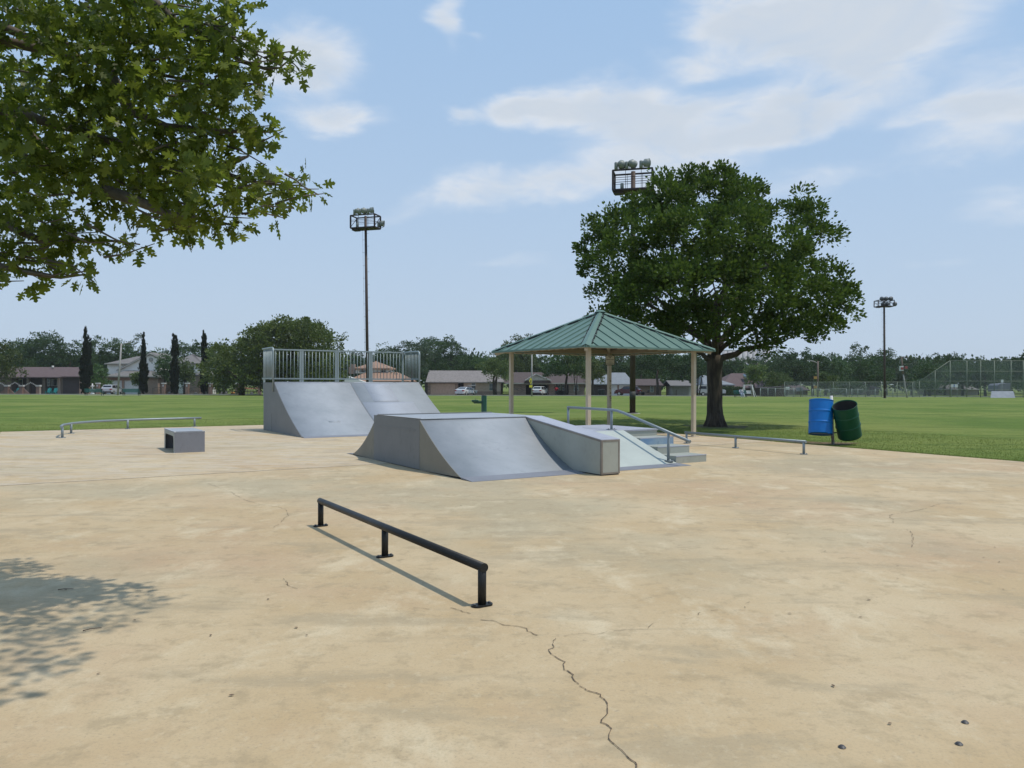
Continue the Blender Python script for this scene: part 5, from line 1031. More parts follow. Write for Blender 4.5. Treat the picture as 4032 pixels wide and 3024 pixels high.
# ------------------------------------------------------------------ cars
M_tyre = mat('tyre_rubber', (.015, .015, .015), rough=.9); M_rim = mat('wheel_rim', (.5, .5, .5), rough=.3, metal=.6); M_cgl = mat('car_glass', (.01, .012, .015), rough=.08, spec=.8); M_red = mat('tail_lamp_red', (.35, .01, .01), rough=.3); M_lens = mat('headlamp_lens', (.7, .7, .7), rough=.2); M_plate = mat('number_plate', (.55, .55, .58))
PR = {'sedan': (4.75, 1.82, [(-2.28,.34),(-2.38,.6),(-2.35,.98),(-1.85,1.08),(-1.0,1.43),(.1,1.46),(.45,1.42),(1.15,1.02),(2.1,.84),(2.36,.6),(2.33,.3)], [(-1.65,1.06),(-.98,1.37),(.1,1.4),(.42,1.37),(1.02,1.02)], 1.0),
      'suv': (4.5, 1.85, [(-2.15,.38),(-2.25,.62),(-2.22,1.05),(-2.0,1.2),(-1.75,1.6),(-1.3,1.69),(.2,1.68),(.55,1.6),(1.15,1.14),(2.0,1.0),(2.25,.68),(2.22,.34)], [(-1.85,1.15),(-1.65,1.54),(-1.2,1.61),(.2,1.6),(.5,1.54),(1.0,1.14)], 1.1),
      'boxy': (4.9, 1.9, [(-2.35,.45),(-2.45,.7),(-2.42,1.15),(-2.2,1.75),(-1.9,1.82),(.25,1.8),(.5,1.74),(1.05,1.25),(2.2,1.12),(2.42,.85),(2.4,.45)], [(-2.2,1.2),(-2.05,1.68),(-1.8,1.72),(.25,1.7),(.45,1.66),(.92,1.25)], 1.2)}
def car(label, px, D, kind, color, rz, name='parked_car', cat='car', rough=.25):
    Lc, Wc, pr, wn, belt = PR[kind]; t = T(name, label, cat, (X(px, D), D, gz(D)+.045), None, local=True, rz=rz); paint = mat(label[:18].replace(' ', '_'), color, rough=rough, spec=.6)
    top = max(z for x, z in pr)
    def hw(z): return Wc/2*(1-.04*max(0, (.6-z)/.3))*(1 if z < belt else 1-.24*((z-belt)/(top-belt)))
    n = len(pr); v = [(x, -hw(z), z) for x, z in pr]+[(x, hw(z), z) for x, z in pr]; inn = [(x*.97, s*hw(z)*.0, z) for s in (1,) for x, z in pr]
    t.part('body', MB().add(v, [tuple(range(n)), tuple(range(2*n-1, n-1, -1))]+[(i, (i+1)%n, n+(i+1)%n, n+i) for i in range(n)]), paint)
    for s in (-1, 1):
        q = [(x, s*(hw(z)+.006), z) for x, z in wn]; t.part('side_window', MB().prism(q, (0, s*.004, 0)), M_cgl)
        cx = (wn[1][0]+wn[-2][0])/2; t.part('door_pillar', MB().prism([(cx-.04, s*(hw(belt)+.011), belt), (cx+.04, s*(hw(belt)+.011), belt), (cx+.04, s*(hw(top-.1)+.011), top-.08), (cx-.04, s*(hw(top-.1)+.011), top-.08)], (0, s*.004, 0)), paint)
        t.part('mirror', MB().box(wn[-1][0]-.25, wn[-1][0]-.1, s*(Wc/2-.02), s*(Wc/2+.17), belt+.02, belt+.16), paint)
    ks = [i for i in range(len(pr)-1) if pr[i][0] < -.5 and min(pr[i][1], pr[i+1][1]) > belt-.12]; i0 = max(ks, key=lambda i: pr[i+1][1]-pr[i][1]); a, b = pr[i0], pr[i0+1]
    def glass(a, b, sgn, nm):
        A1 = Vector((a[0]+(b[0]-a[0])*.12, 0, a[1]+(b[1]-a[1])*.12)); B1 = Vector((a[0]+(b[0]-a[0])*.88, 0, a[1]+(b[1]-a[1])*.88)); nrm_ = Vector((-(b[1]-a[1]), 0, b[0]-a[0])).normalized()*sgn*.01
        t.part(nm, MB().prism([(A1.x, -hw(A1.z)*.86, A1.z), (A1.x, hw(A1.z)*.86, A1.z), (B1.x, hw(B1.z)*.86, B1.z), (B1.x, -hw(B1.z)*.86, B1.z)], nrm_), M_cgl)
    glass(a, b, 1, 'rear_window'); ks = [i for i in range(len(pr)-1) if pr[i][0] > -.2 and min(pr[i][1], pr[i+1][1]) > belt-.12]; j0 = max(ks, key=lambda i: pr[i][1]-pr[i+1][1]); glass(pr[j0+1], pr[j0], -1, 'windscreen')
    rx, fx = pr[2][0], pr[-2][0]
    for s in (-1, 1):
        t.part('tail_lamp', MB().box(pr[1][0]-.02, pr[1][0]+.22, s*(Wc/2-.33), s*(Wc/2+.008), belt-.28, belt-.1), M_red); t.part('headlamp', MB().box(fx-.22, fx+.015, s*(Wc/2-.36), s*(Wc/2+.006), belt-.34, belt-.2), M_lens)
    t.part('number_plate', MB().box(pr[1][0]-.03, pr[1][0]-.005, -.22, .22, .62, .76), M_plate); t.part('bumper', MB().box(pr[0][0]-.12, pr[0][0]+.1, -Wc/2+.05, Wc/2-.05, .3, .5), M_frame if kind != 'sedan' else paint); t.part('bumper', MB().box(fx-.05, fx+.05, -Wc/2+.05, Wc/2-.05, .3, .48), M_frame if kind != 'sedan' else paint)
    for x in (-Lc*.30, Lc*.30):
        for s in (-1, 1):
            w = t.part('wheel', MB().cyl((x, s*(Wc/2-.2), .33), .33, .22*s, 20, (0, s, 0)) if False else MB().tube([(x, s*(Wc/2-.21), .33), (x, s*(Wc/2+.012), .33)], .33, 20), M_tyre); t.part('rim', MB().tube([(x, s*(Wc/2+.0), .33), (x, s*(Wc/2+.02), .33)], .21, 14), M_rim, w)
    return t
car('silver hatchback seen from behind on the drive beside the leaning lamp', 444, 137, 'suv', (.42, .43, .46), math.pi/2, rough=.3)
car('white sedan seen from its rear corner on the tan garage drive', 1836, 138, 'sedan', (.62, .63, .64), math.radians(62))
car('white hatchback parked inside the open garage', 2128, 147, 'suv', (.6, .62, .6), math.radians(68)); car('dark red hatchback on the drive of the grey roofed house', 2472, 138, 'suv', (.10, .008, .015), math.radians(158))
car('white boxy off-road car partly hidden behind the large tree trunk', 2800, 136, 'boxy', (.5, .53, .52), math.radians(-8), rough=.35); car('white pickup nose showing right of the large tree trunk', 2842, 133, 'sedan', (.6, .6, .6), math.radians(-6), name='parked_pickup', cat='pickup') if False else None
fl_ = T('utility_trailer', 'small dark flatbed trailer beside the dark red car', 'trailer', (X(2528, 140), 140, gz(140)+.05), local=True); fl_.part('bed', MB().box(-1.2, 1.2, -.8, .8, .55, .65).box(-1.2, -1.14, -.8, .8, .65, 1.0).box(1.14, 1.2, -.8, .8, .65, 1.0), M_frame); fl_.part('wheel', MB().tube([(0, -.95, .32), (0, -.78, .32)], .32, 16), M_tyre); fl_.part('drawbar', MB().bar((-1.2, 0, .5), (-2.2, 0, .45), .08, .08), M_frame)
# golf cart like white roofed buggy behind the white sedan
gc = T('golf_cart', 'white roofed golf cart parked behind the white sedan', 'golf cart', (X(1858, 143), 143, gz(143)+.04), local=True); gc.part('roof', MB().box(-.75, .75, -.6, .6, 1.78, 1.86), M_white)
for x in (-.65, .65):
    for y in (-.5, .5): gc.part('post', MB().bar((x, y, .6), (x*.95, y, 1.78), .04, .04), M_frame); gc.part('wheel', MB().tube([(x-.1, y*1.1, .22), (x+.05, y*1.1, .22)], .22, 14), M_tyre)
gc.part('body', MB().box(-.7, .7, -.5, .5, .25, .7), M_frame); gc.part('seat', MB().box(-.6, .6, -.2, .3, .7, .85).box(-.6, .6, .3, .4, .85, 1.2), M_void)
# ------------------------------------------------------------------ people
def figure(label, loc, joints, edges, rad, mats, rz=0, extras=None):
    t = T('person', label, 'person', loc, None, local=True, rz=rz); names = list(joints); bm = bmesh.new(); vv = [bm.verts.new(joints[k]) for k in names]
    for a, b in edges: bm.edges.new((vv[names.index(a)], vv[names.index(b)]))
    me = bpy.data.meshes.new('body'); bm.to_mesh(me); bm.free(); o = link('body', me, mats['skin'], t.o); md = o.modifiers.new('skin', 'SKIN'); 
    for i, k in enumerate(names): o.data.skin_vertices[0].data[i].radius = (rad[k], rad[k]); o.data.skin_vertices[0].data[i].use_root = (k == 'pelvis')
    o.modifiers.new('sub', 'SUBSURF').levels = 1; o.modifiers['sub'].render_levels = 2; return t
Sk = mat('skin', (.30, .17, .12), rough=.6); Cl_r = mat('red_shirt', (.36, .015, .03), rough=.9); Cl_d = mat('dark_trousers', (.02, .02, .025), rough=.9); Cl_w = mat('pale_grey_top', (.42, .43, .47), rough=.9); Cl_j = mat('pale_jeans', (.28, .33, .42), rough=.9); Hair = mat('dark_hair', (.015, .012, .01), rough=.8); M_shoe = mat('white_shoe', (.6, .6, .6))
ed = [('pelvis','chest'),('chest','neck'),('neck','head'),('chest','shl'),('shl','ell'),('ell','hal'),('chest','shr'),('shr','elr'),('elr','har'),('pelvis','hil'),('hil','knl'),('knl','anl'),('anl','tol'),('pelvis','hir'),('hir','knr'),('knr','anr'),('anr','tor')]
rad = dict(pelvis=.14, chest=.15, neck=.055, head=.1, shl=.06, ell=.045, hal=.035, shr=.06, elr=.045, har=.035, hil=.085, knl=.06, anl=.04, tol=.035, hir=.085, knr=.06, anr=.04, tor=.035)
def clothes(t, segs):
    for nm, pts, rs, m in segs: t.part(nm, MB().tube(pts, rs, 12), m)
j = dict(pelvis=(0,0,.95), chest=(0,0,1.3), neck=(0,0,1.5), head=(0,0,1.64), shl=(-.19,0,1.42), ell=(-.25,.02,1.14), hal=(-.24,-.06,.9), shr=(.19,0,1.42), elr=(.3,-.1,1.2), har=(.52,-.18,1.16), hil=(-.1,0,.88), knl=(-.11,0,.48), anl=(-.11,.02,.08), tol=(-.12,-.14,.04), hir=(.1,0,.88), knr=(.11,0,.48), anr=(.11,.02,.08), tor=(.12,-.14,.04))
p1 = figure('standing person in a red top reaching one arm out beside the open garage', (X(2190, 146.5), 146.5, gz(146.5)+.02), j, ed, rad, dict(skin=Sk))
clothes(p1, [('top', [(0,0,.9),(0,0,1.15),(0,0,1.42),(0,0,1.5)], [.17,.17,.2,.08], Cl_r), ('sleeve', [(-.17,0,1.44),(-.26,.02,1.12),(-.25,-.05,.96)], [.08,.065,.05], Cl_r), ('sleeve', [(.17,0,1.44),(.3,-.1,1.2),(.48,-.17,1.17)], [.08,.065,.05], Cl_r), ('trousers', [(-.1,0,.95),(-.11,0,.48),(-.11,.02,.08)], [.12,.085,.07], Cl_d), ('trousers', [(.1,0,.95),(.11,0,.48),(.11,.02,.08)], [.12,.085,.07], Cl_d)])
p1.part('hair', MB().lathe([(.001,.13),(.07,.11),(.108,.04),(.11,-.03),(.09,-.06)], (0,.02,1.66), 14), Hair)
j = dict(pelvis=(0,.05,.56), chest=(0,-.02,.88), neck=(0,-.08,1.06), head=(.02,-.13,1.19), shl=(-.19,-.04,1.0), ell=(-.24,-.14,.76), hal=(-.12,-.34,.66), shr=(.19,-.04,1.0), elr=(.24,-.14,.76), har=(.12,-.34,.66), hil=(-.1,0,.54), knl=(-.12,-.42,.53), anl=(-.06,-.5,.1), tol=(-.06,-.64,.05), hir=(.1,0,.54), knr=(.14,-.44,.53), anr=(.16,-.56,.1), tor=(.17,-.7,.05))
p2 = figure('seated person in a pale grey top and light jeans leaning forward on the green bench', (X(2917, 103.95), 103.9, gz(104)), j, ed, rad, dict(skin=Sk))
clothes(p2, [('top', [(0,.05,.52),(0,.02,.75),(0,-.03,.98),(0,-.08,1.06)], [.18,.18,.19,.09], Cl_w), ('sleeve', [(-.17,-.04,1.0),(-.25,-.14,.76),(-.15,-.3,.68)], [.08,.07,.05], Cl_w), ('sleeve', [(.17,-.04,1.0),(.25,-.14,.76),(.15,-.3,.68)], [.08,.07,.05], Cl_w), ('trousers', [(-.1,.05,.55),(-.12,-.42,.54),(-.06,-.5,.12)], [.12,.09,.07], Cl_j), ('trousers', [(.1,.05,.55),(.14,-.44,.54),(.16,-.56,.12)], [.12,.09,.07], Cl_j), ('shoe', [(-.06,-.47,.06),(-.06,-.68,.05)], [.06,.045], M_shoe), ('shoe', [(.16,-.53,.06),(.17,-.74,.05)], [.06,.045], M_shoe)])
p2.part('hair', MB().lathe([(.001,.13),(.07,.11),(.112,.04),(.115,-.03),(.1,-.08)], (.02,-.11,1.21), 14), Hair)
# ------------------------------------------------------------------ chain link fences, backstop, right-hand side
def linkmat(name, op=.25, c=(.3, .31, .3)):
    m = bpy.data.materials.new(name); m.use_nodes = True; t = m.node_tree; p = t.nodes['Principled BSDF']; p.inputs['Base Color'].default_value = (*c, 1); p.inputs['Roughness'].default_value = .6
    g = t.nodes.new('ShaderNodeNewGeometry'); s = t.nodes.new('ShaderNodeSeparateXYZ'); t.links.new(g.outputs['Position'], s.inputs[0])
    def mm(op_, a, b=None):
        n = t.nodes.new('ShaderNodeMath'); n.operation = op_
        for i, v in enumerate((a, b)):
            if v is None: continue
            if isinstance(v, (int, float)): n.inputs[i].default_value = v
            else: t.links.new(v, n.inputs[i])
        return n.outputs[0]
    def wires(sg):                                            # diamonds of wire, 5 cm apart
        k = mm('FRACT', mm('MULTIPLY', mm('ADD', mm('ADD', s.outputs[0], s.outputs[1]), mm('MULTIPLY', s.outputs[2], sg)), 20)); return mm('LESS_THAN', k, op/2)
    a = mm('MAXIMUM', wires(1), wires(-1)); t.links.new(a, p.inputs['Alpha']); return m
M_link = linkmat('chain_link_wire'); M_linkd = linkmat('backstop_wire', .3, (.2, .22, .2)); M_fp = mat('fence_post_galv', (.30, .34, .31), (.24, .27, .25), rough=.6); M_fpd = mat('fence_post_olive', (.20, .23, .17), rough=.7)
def fence(name, label, pts, posts, ytop, ybot, rails, m, wire, r=.045, cat='fence'):
    """pts: photo x and distance of the run's two ends"""
    (pa, Da), (pb, Db) = pts; mid = Vector(((X(pa, Da)+X(pb, Db))/2, (Da+Db)/2, gz((Da+Db)/2))); t = T(name, label, cat, mid)
    def at(px):                                              # point of the run seen at photo column px
        xa, xb = X(pa, Da), X(pb, Db); k = (px-2016)/F; den = (xb-xa)-k*(Db-Da); s_ = (k*Da-xa)/den; return xa+(xb-xa)*s_, Da+(Db-Da)*s_
    for px in posts:
        x, D = at(px); yt = ytop(px) if callable(ytop) else ytop; t.part('post', MB().tube([(x, D, gz(D)-.05), (x, D, Z(px, yt, D))], r, 8), m)
    for y, p0, p1 in rails:
        (x0, D0), (x1, D1) = at(p0), at(p1); ya, yb = y if isinstance(y, tuple) else (y, y); t.part('rail', MB().tube([(x0, D0, Z(p0, ya, D0)), (x1, D1, Z(p1, yb, D1))], r*.75, 6), m)
    (x0, D0), (x1, D1) = at(pa), at(pb); outl = [(pa, None), (pb, None)]; n = 12; vs = []; fs = []
    for i in range(n+1):
        px = pa+(pb-pa)*i/n; x, D = at(px); yt = ytop(px) if callable(ytop) else ytop; vs += [(x, D+.03, gz(D)+.03), (x, D+.03, Z(px, yt, D))]
    for i in range(n): fs.append((2*i, 2*i+2, 2*i+3, 2*i+1))
    t.part('mesh_panel', MB().add(vs, fs), wire); return t
fence('chain_link_fence', 'low chain link fence with pale green posts left of the tall fence', [(2994, 112), (3130, 111)], [2994, 3024, 3053, 3090, 3126], 1529, 1562, [(1529, 2994, 3130)], M_fp, M_link, .05)
fence('chain_link_fence', 'tall chain link fence with two rails running behind the litter barrels', [(3089, 114), (3604, 110)], [3089, 3153, 3219, 3281, 3344, 3408, 3470, 3533, 3594], 1504, 1560, [(1504, 3089, 3604), (1539, 3089, 3594)], M_fpd, M_link, .05)
fence('chain_link_fence', 'low dugout fence in front of the tall chain link fence', [(3198, 109), (3640, 108)], [3198, 3231, 3264, 3333, 3354, 3378, 3446, 3516, 3570], 1531, 1560, [(1531, 3264, 3333), (1533, 3198, 3262), (1533, 3354, 3400), (1531, 3446, 3516)], M_fp, M_link, .045)
def bst(px): return 1503 if px < 3617 else (1503+(1421-1503)*(px-3617)/(3739-3617) if px < 3739 else 1420)
fence('backstop', 'very tall chain link baseball backstop with a sloping left edge', [(3594, 112), (4200, 110)], [3620, 3682, 3741, 3807, 3861, 3915, 3981, 4029, 4110], bst, 1560, [((1503, 1421), 3617, 3739), (1420, 3739, 4200), (1462, 3682, 4200), (1501, 3620, 4200), (1535, 3620, 4200)], M_fpd, M_linkd, .055, 'backstop')
def board(name, label, px0, px1, py0, py1, D, m, post=True, cat='sign', mp=None):
    c = (px0+px1)/2; t = T(name, label, cat, (X(c, D), D, gz(D))); t.part('panel', MB().box(X(px0, D), X(px1, D), D-.06, D-.01, Z(c, py1, D), Z(c, py0, D)), m)
    if post:
        for px in (px0+1.5, px1-1.5): t.part('post', MB().tube([(X(px, D), D+.03, gz(D)), (X(px, D), D+.03, Z(px, py0, D))], .03, 6), mp or M_fp)
    return t
M_sw = mat('sign_white', (.60, .62, .60), rough=.5); M_sg = mat('shade_cloth_grey', (.17, .18, .21), (.14, .15, .17), rough=.9); M_greyp = mat('grey_panel', (.25, .26, .28), rough=.7)
board('field_sign', 'pale blank square sign at the left end of the tall fence', 3093, 3108, 1523, 1534, 113.4, M_sw); board('field_sign', 'grey blank panel sign on the tall fence, right of the pale square one', 3133, 3162, 1526, 1541, 113.6, M_greyp)
t_ = board('field_sign', 'white sign with a small blue mark and a rounded corner on the backstop', 3745, 3771, 1513, 1525, 110.3, M_sw)
t_.part('mark', MB().box(X(3756, 110.2), X(3759, 110.2), 110.2, 110.23, Z(3757, 1523, 110.2), Z(3757, 1514, 110.2)), mat('blue_mark', (.1, .15, .4)))
board('field_sign', 'small pale sign high above the grey shade cloth', 3941, 3950, 1495, 1506, 110.2, M_sw)
tr = T('equipment_cover', 'grey cloth covered box behind the backstop at the right', 'cover', (X(3955, 116), 116, gz(116))); tr.part('cloth', MB().prism([(X(3928, 115), 115, Z(3928, 1543, 115)), (X(3930, 115), 115, Z(3930, 1518, 115)), (X(3938, 115), 115, Z(3938, 1511, 115)), (X(3982, 115), 115, Z(3982, 1508, 115)), (X(3984, 115), 115, Z(3984, 1543, 115))], (0, 2.4, 0)), M_sg)
M_tarp = mat('pale_tarp', (.20, .22, .24), (.15, .17, .19), rough=.7, vs=1.5); tr2 = T('tarp_mound', 'pale grey tarpaulin spread over a low mound at the foot of the backstop', 'tarpaulin', (X(3950, 107), 107, gz(107)))
tr2.part('tarp', MB().add([(X(3900, 106), 106, gz(106)), (X(3998, 106), 106, gz(106)), (X(3990, 108), 108, Z(3990, 1540, 108)), (X(3904, 108), 108, Z(3904, 1540, 108)), (X(3998, 110), 110, gz(110)), (X(3900, 110), 110, gz(110))], [(0,1,2,3), (3,2,4,5), (0,3,5), (1,4,2)]), M_tarp)
dgo = T('dugout', 'dark roofed dugout behind the low fence', 'dugout', (X(3010, 120), 120, gz(120)))
dgo.part('roof', MB().prism([(X(2998, 119), 118, Z(3000, 1529, 119)), (X(3090, 119), 118, Z(3060, 1524, 119)), (X(3090, 119), 118, Z(3060, 1522, 119)), (X(2998, 119), 118, Z(3000, 1527, 119))], (0, 4, 0)), M_frame)
dgo.part('back_wall', MB().box(X(3000, 121.5), X(3088, 121.5), 121.5, 121.7, gz(120), Z(3050, 1528, 121.5)), B_dk)
pp = Vector((X(3556, 104), 104, gz(104))); wp = T('scoreboard_pole', 'bent pole carrying a drooping dark cross arm and a red and white box', 'pole', pp)
wp.part('pole', MB().tube([(X(3572, 104), 104, pp.z), (X(3564, 104), 104, Z(3564, 1525, 104)), (X(3561, 104), 104, Z(3561, 1500, 104)), (X(3556, 104), 104, Z(3556, 1472, 104))], [.09, .09, .1, .08], 8), M_gpole, label='bent pale lower pole')
wp.part('upper_pole', MB().tube([(X(3556, 104), 104, Z(3556, 1473, 104)), (X(3549, 104), 104, Z(3549, 1407, 104))], [.16, .1], 8), M_wood)
wp.part('crossarm', MB().tube([(X(3530, 104), 104, Z(3530, 1415, 104)), (X(3545, 104), 104, Z(3545, 1409, 104)), (X(3560, 104), 104, Z(3560, 1406, 104)), (X(3576, 104), 104, Z(3576, 1408, 104))], [.03, .08, .08, .03], 6), M_frame); wp.part('brace', MB().bar((X(3541, 104), 104, Z(3541, 1433, 104)), (X(3546, 104), 104, Z(3546, 1412, 104)), .03, .03), M_gpole)
wp.part('box', MB().box(X(3540, 104), X(3553, 104), 103.7, 103.95, Z(3546, 1460, 104), Z(3546, 1441, 104)), M_sw); wp.part('red_panel', MB().box(X(3542, 104), X(3552, 104), 103.65, 103.695, Z(3546, 1456, 104), Z(3546, 1446, 104)), mat('faded_red', (.3, .07, .06))); wp.part('red_panel', MB().box(X(3560, 104), X(3570, 104), 103.75, 103.9, Z(3565, 1452, 104), Z(3565, 1442, 104)), bpy.data.materials['faded_red'])
M_tl = mat('signal_yellow', (.42, .24, .05), rough=.6)
for px, py, lab in ((3211, 1487, 'upper yellow traffic signal on the wooden lamp pole'), (3211, 1524, 'lower yellow traffic signal on the wooden lamp pole')):
    D = 117.5; c = Vector((X(px, D), D, Z(px, py, D))); t = T('traffic_signal', lab, 'traffic signal', c, 'traffic signals on the lamp pole'); t.part('housing', MB().box(c.x-.3, c.x+.2, c.y-.15, c.y+.15, c.z-.2, c.z+.2), M_tl)
    for i in range(2): t.part('visor', MB().lathe([(.09, 0), (.1, .16), (.085, .16), (.08, 0)], (c.x-.3+.0*i, c.y, c.z-.1+.2*i), 10, (-1, -.2, 0)), M_frame)
# ------------------------------------------------------------------ background trees
def cypress(label, px, ytop, ybase, wpx, D, tips=2, seed=1):
    b = Vector((X(px, D), D, gz(D))); h = Z(px, ytop, D)-b.z; w = wpx/F*D/2; t = T('cypress_tree', label, 'cypress', b, 'slim dark cypresses in front of the houses', local=True); r = random.Random(seed); lob = []
    for i in range(16):
        k = i/15; rad_ = w*(.72+.28*math.sin(math.pi*min(1, k*1.4)))*(1 if k < .55 else max(.25, 1-(k-.55)/.5)); lob.append((r.uniform(-.1, .1)*w, 0, h*(.05+.78*k), rad_, rad_, h*.07))
    for j in range(tips):
        x = (j-(tips-1)/2)*w*.75 if tips > 1 else 0; hh = h*(1-.04*j)
        for i in range(10): k = i/9; lob.append((x*(1-.2*k), 0, hh*(.68+.31*k), w*(.5-.36*k), w*(.5-.36*k), h*.045))
    C_, D2 = crownpts(lob, 640, 16, .11, .6); D2 = np.stack([D2[:, 0]*.25, D2[:, 1]*.25, np.abs(D2[:, 2])+1], axis=1)
    link('crown', leafmesh('crown', C_, D2, rng.uniform(.25, .5, len(C_)), BLADE), L_cyp, t.o); t.part('trunk', MB().tube([(0, 0, -.1), (0, 0, h*.7)], [.18, .06], 8), M_bark)
cypress('tall dark cypress with two separate tips, left of the white house', 336, 1294, 1552, 38, 128, 1, 1); cypress('slim dark cypress with a single ragged tip in front of the white gable', 565, 1322, 1552, 31, 128, 1, 2); cypress('slim dark cypress with a forked tip between the bushy magnolia and the white house wing', 688, 1322, 1552, 33, 128, 2, 3); cypress('slimmest dark cypress, left of the great rounded live oak', 804, 1314, 1552, 27, 128, 2, 4)
cy = bpy.data.objects['cypress_tree']
C_, D2 = crownpts([(.55, 0, 3+i*.85, .62-.04*i, .6-.04*i, .7) for i in range(8)], 160, 16, .13, .6); D2 = np.stack([D2[:, 0]*.25, D2[:, 1]*.25, np.abs(D2[:, 2])+1], axis=1); link('second_tip', leafmesh('second_tip', C_, D2, rng.uniform(.25, .5, len(C_)), BLADE), L_cyp, cy)
# the great rounded live oak
OD = 118.0; ob = Vector((X(952, OD), OD, gz(OD))); ok = T('live_oak', 'great rounded olive green live oak behind the quarter pipe', 'tree', ob, local=True); lob = []; r = random.Random(2)
for px, py, rr4 in ((1130,1330,75),(1060,1330,60),(1200,1320,70),(1270,1350,60),(1010,1370,60),(930,1400,60),(860,1420,50),(820,1460,45),(1080,1400,80),(1170,1400,80),(1260,1420,70),(1310,1430,40),(1320,1480,30),(960,1460,70),(1050,1480,70),(1150,1480,70),(1250,1490,60),(870,1490,50),(900,1520,35),(1000,1525,35),(1100,1530,35),(1200,1530,35),(1140,1295,45),(1050,1310,35),(1220,1300,35)):
    for dy in ((-4, 0, 4) if rr4 > 55 else (-1.5, 2)): s = rr4/F*OD; lob.append((X(px, OD)-ob.x+r.uniform(-.3, .3), dy+r.uniform(-1, 1), Z(px, py, OD)-ob.z, s, s, s*.85))
C_, D2 = crownpts(lob, 1500, 30, .75, .6); link('crown', leafmesh('crown', C_, D2, rng.uniform(.22, .45, len(C_)), QUAD), L_olive, ok.o)
ok.part('trunk', MB().tube([(0, 0, -.2), (0, 0, 1.6), (.5, 0, 3), (2.5, 0, 5)], [.5, .38, .3, .12], 10).tube([(.4, 0, 2.6), (4, .3, 4.4), (7.5, 0, 5.5)], [.28, .2, .08], 8).tube([(0, 0, 2.2), (-2, .3, 3.6), (-4, 0, 4.5)], [.22, .14, .06], 8), M_bark)
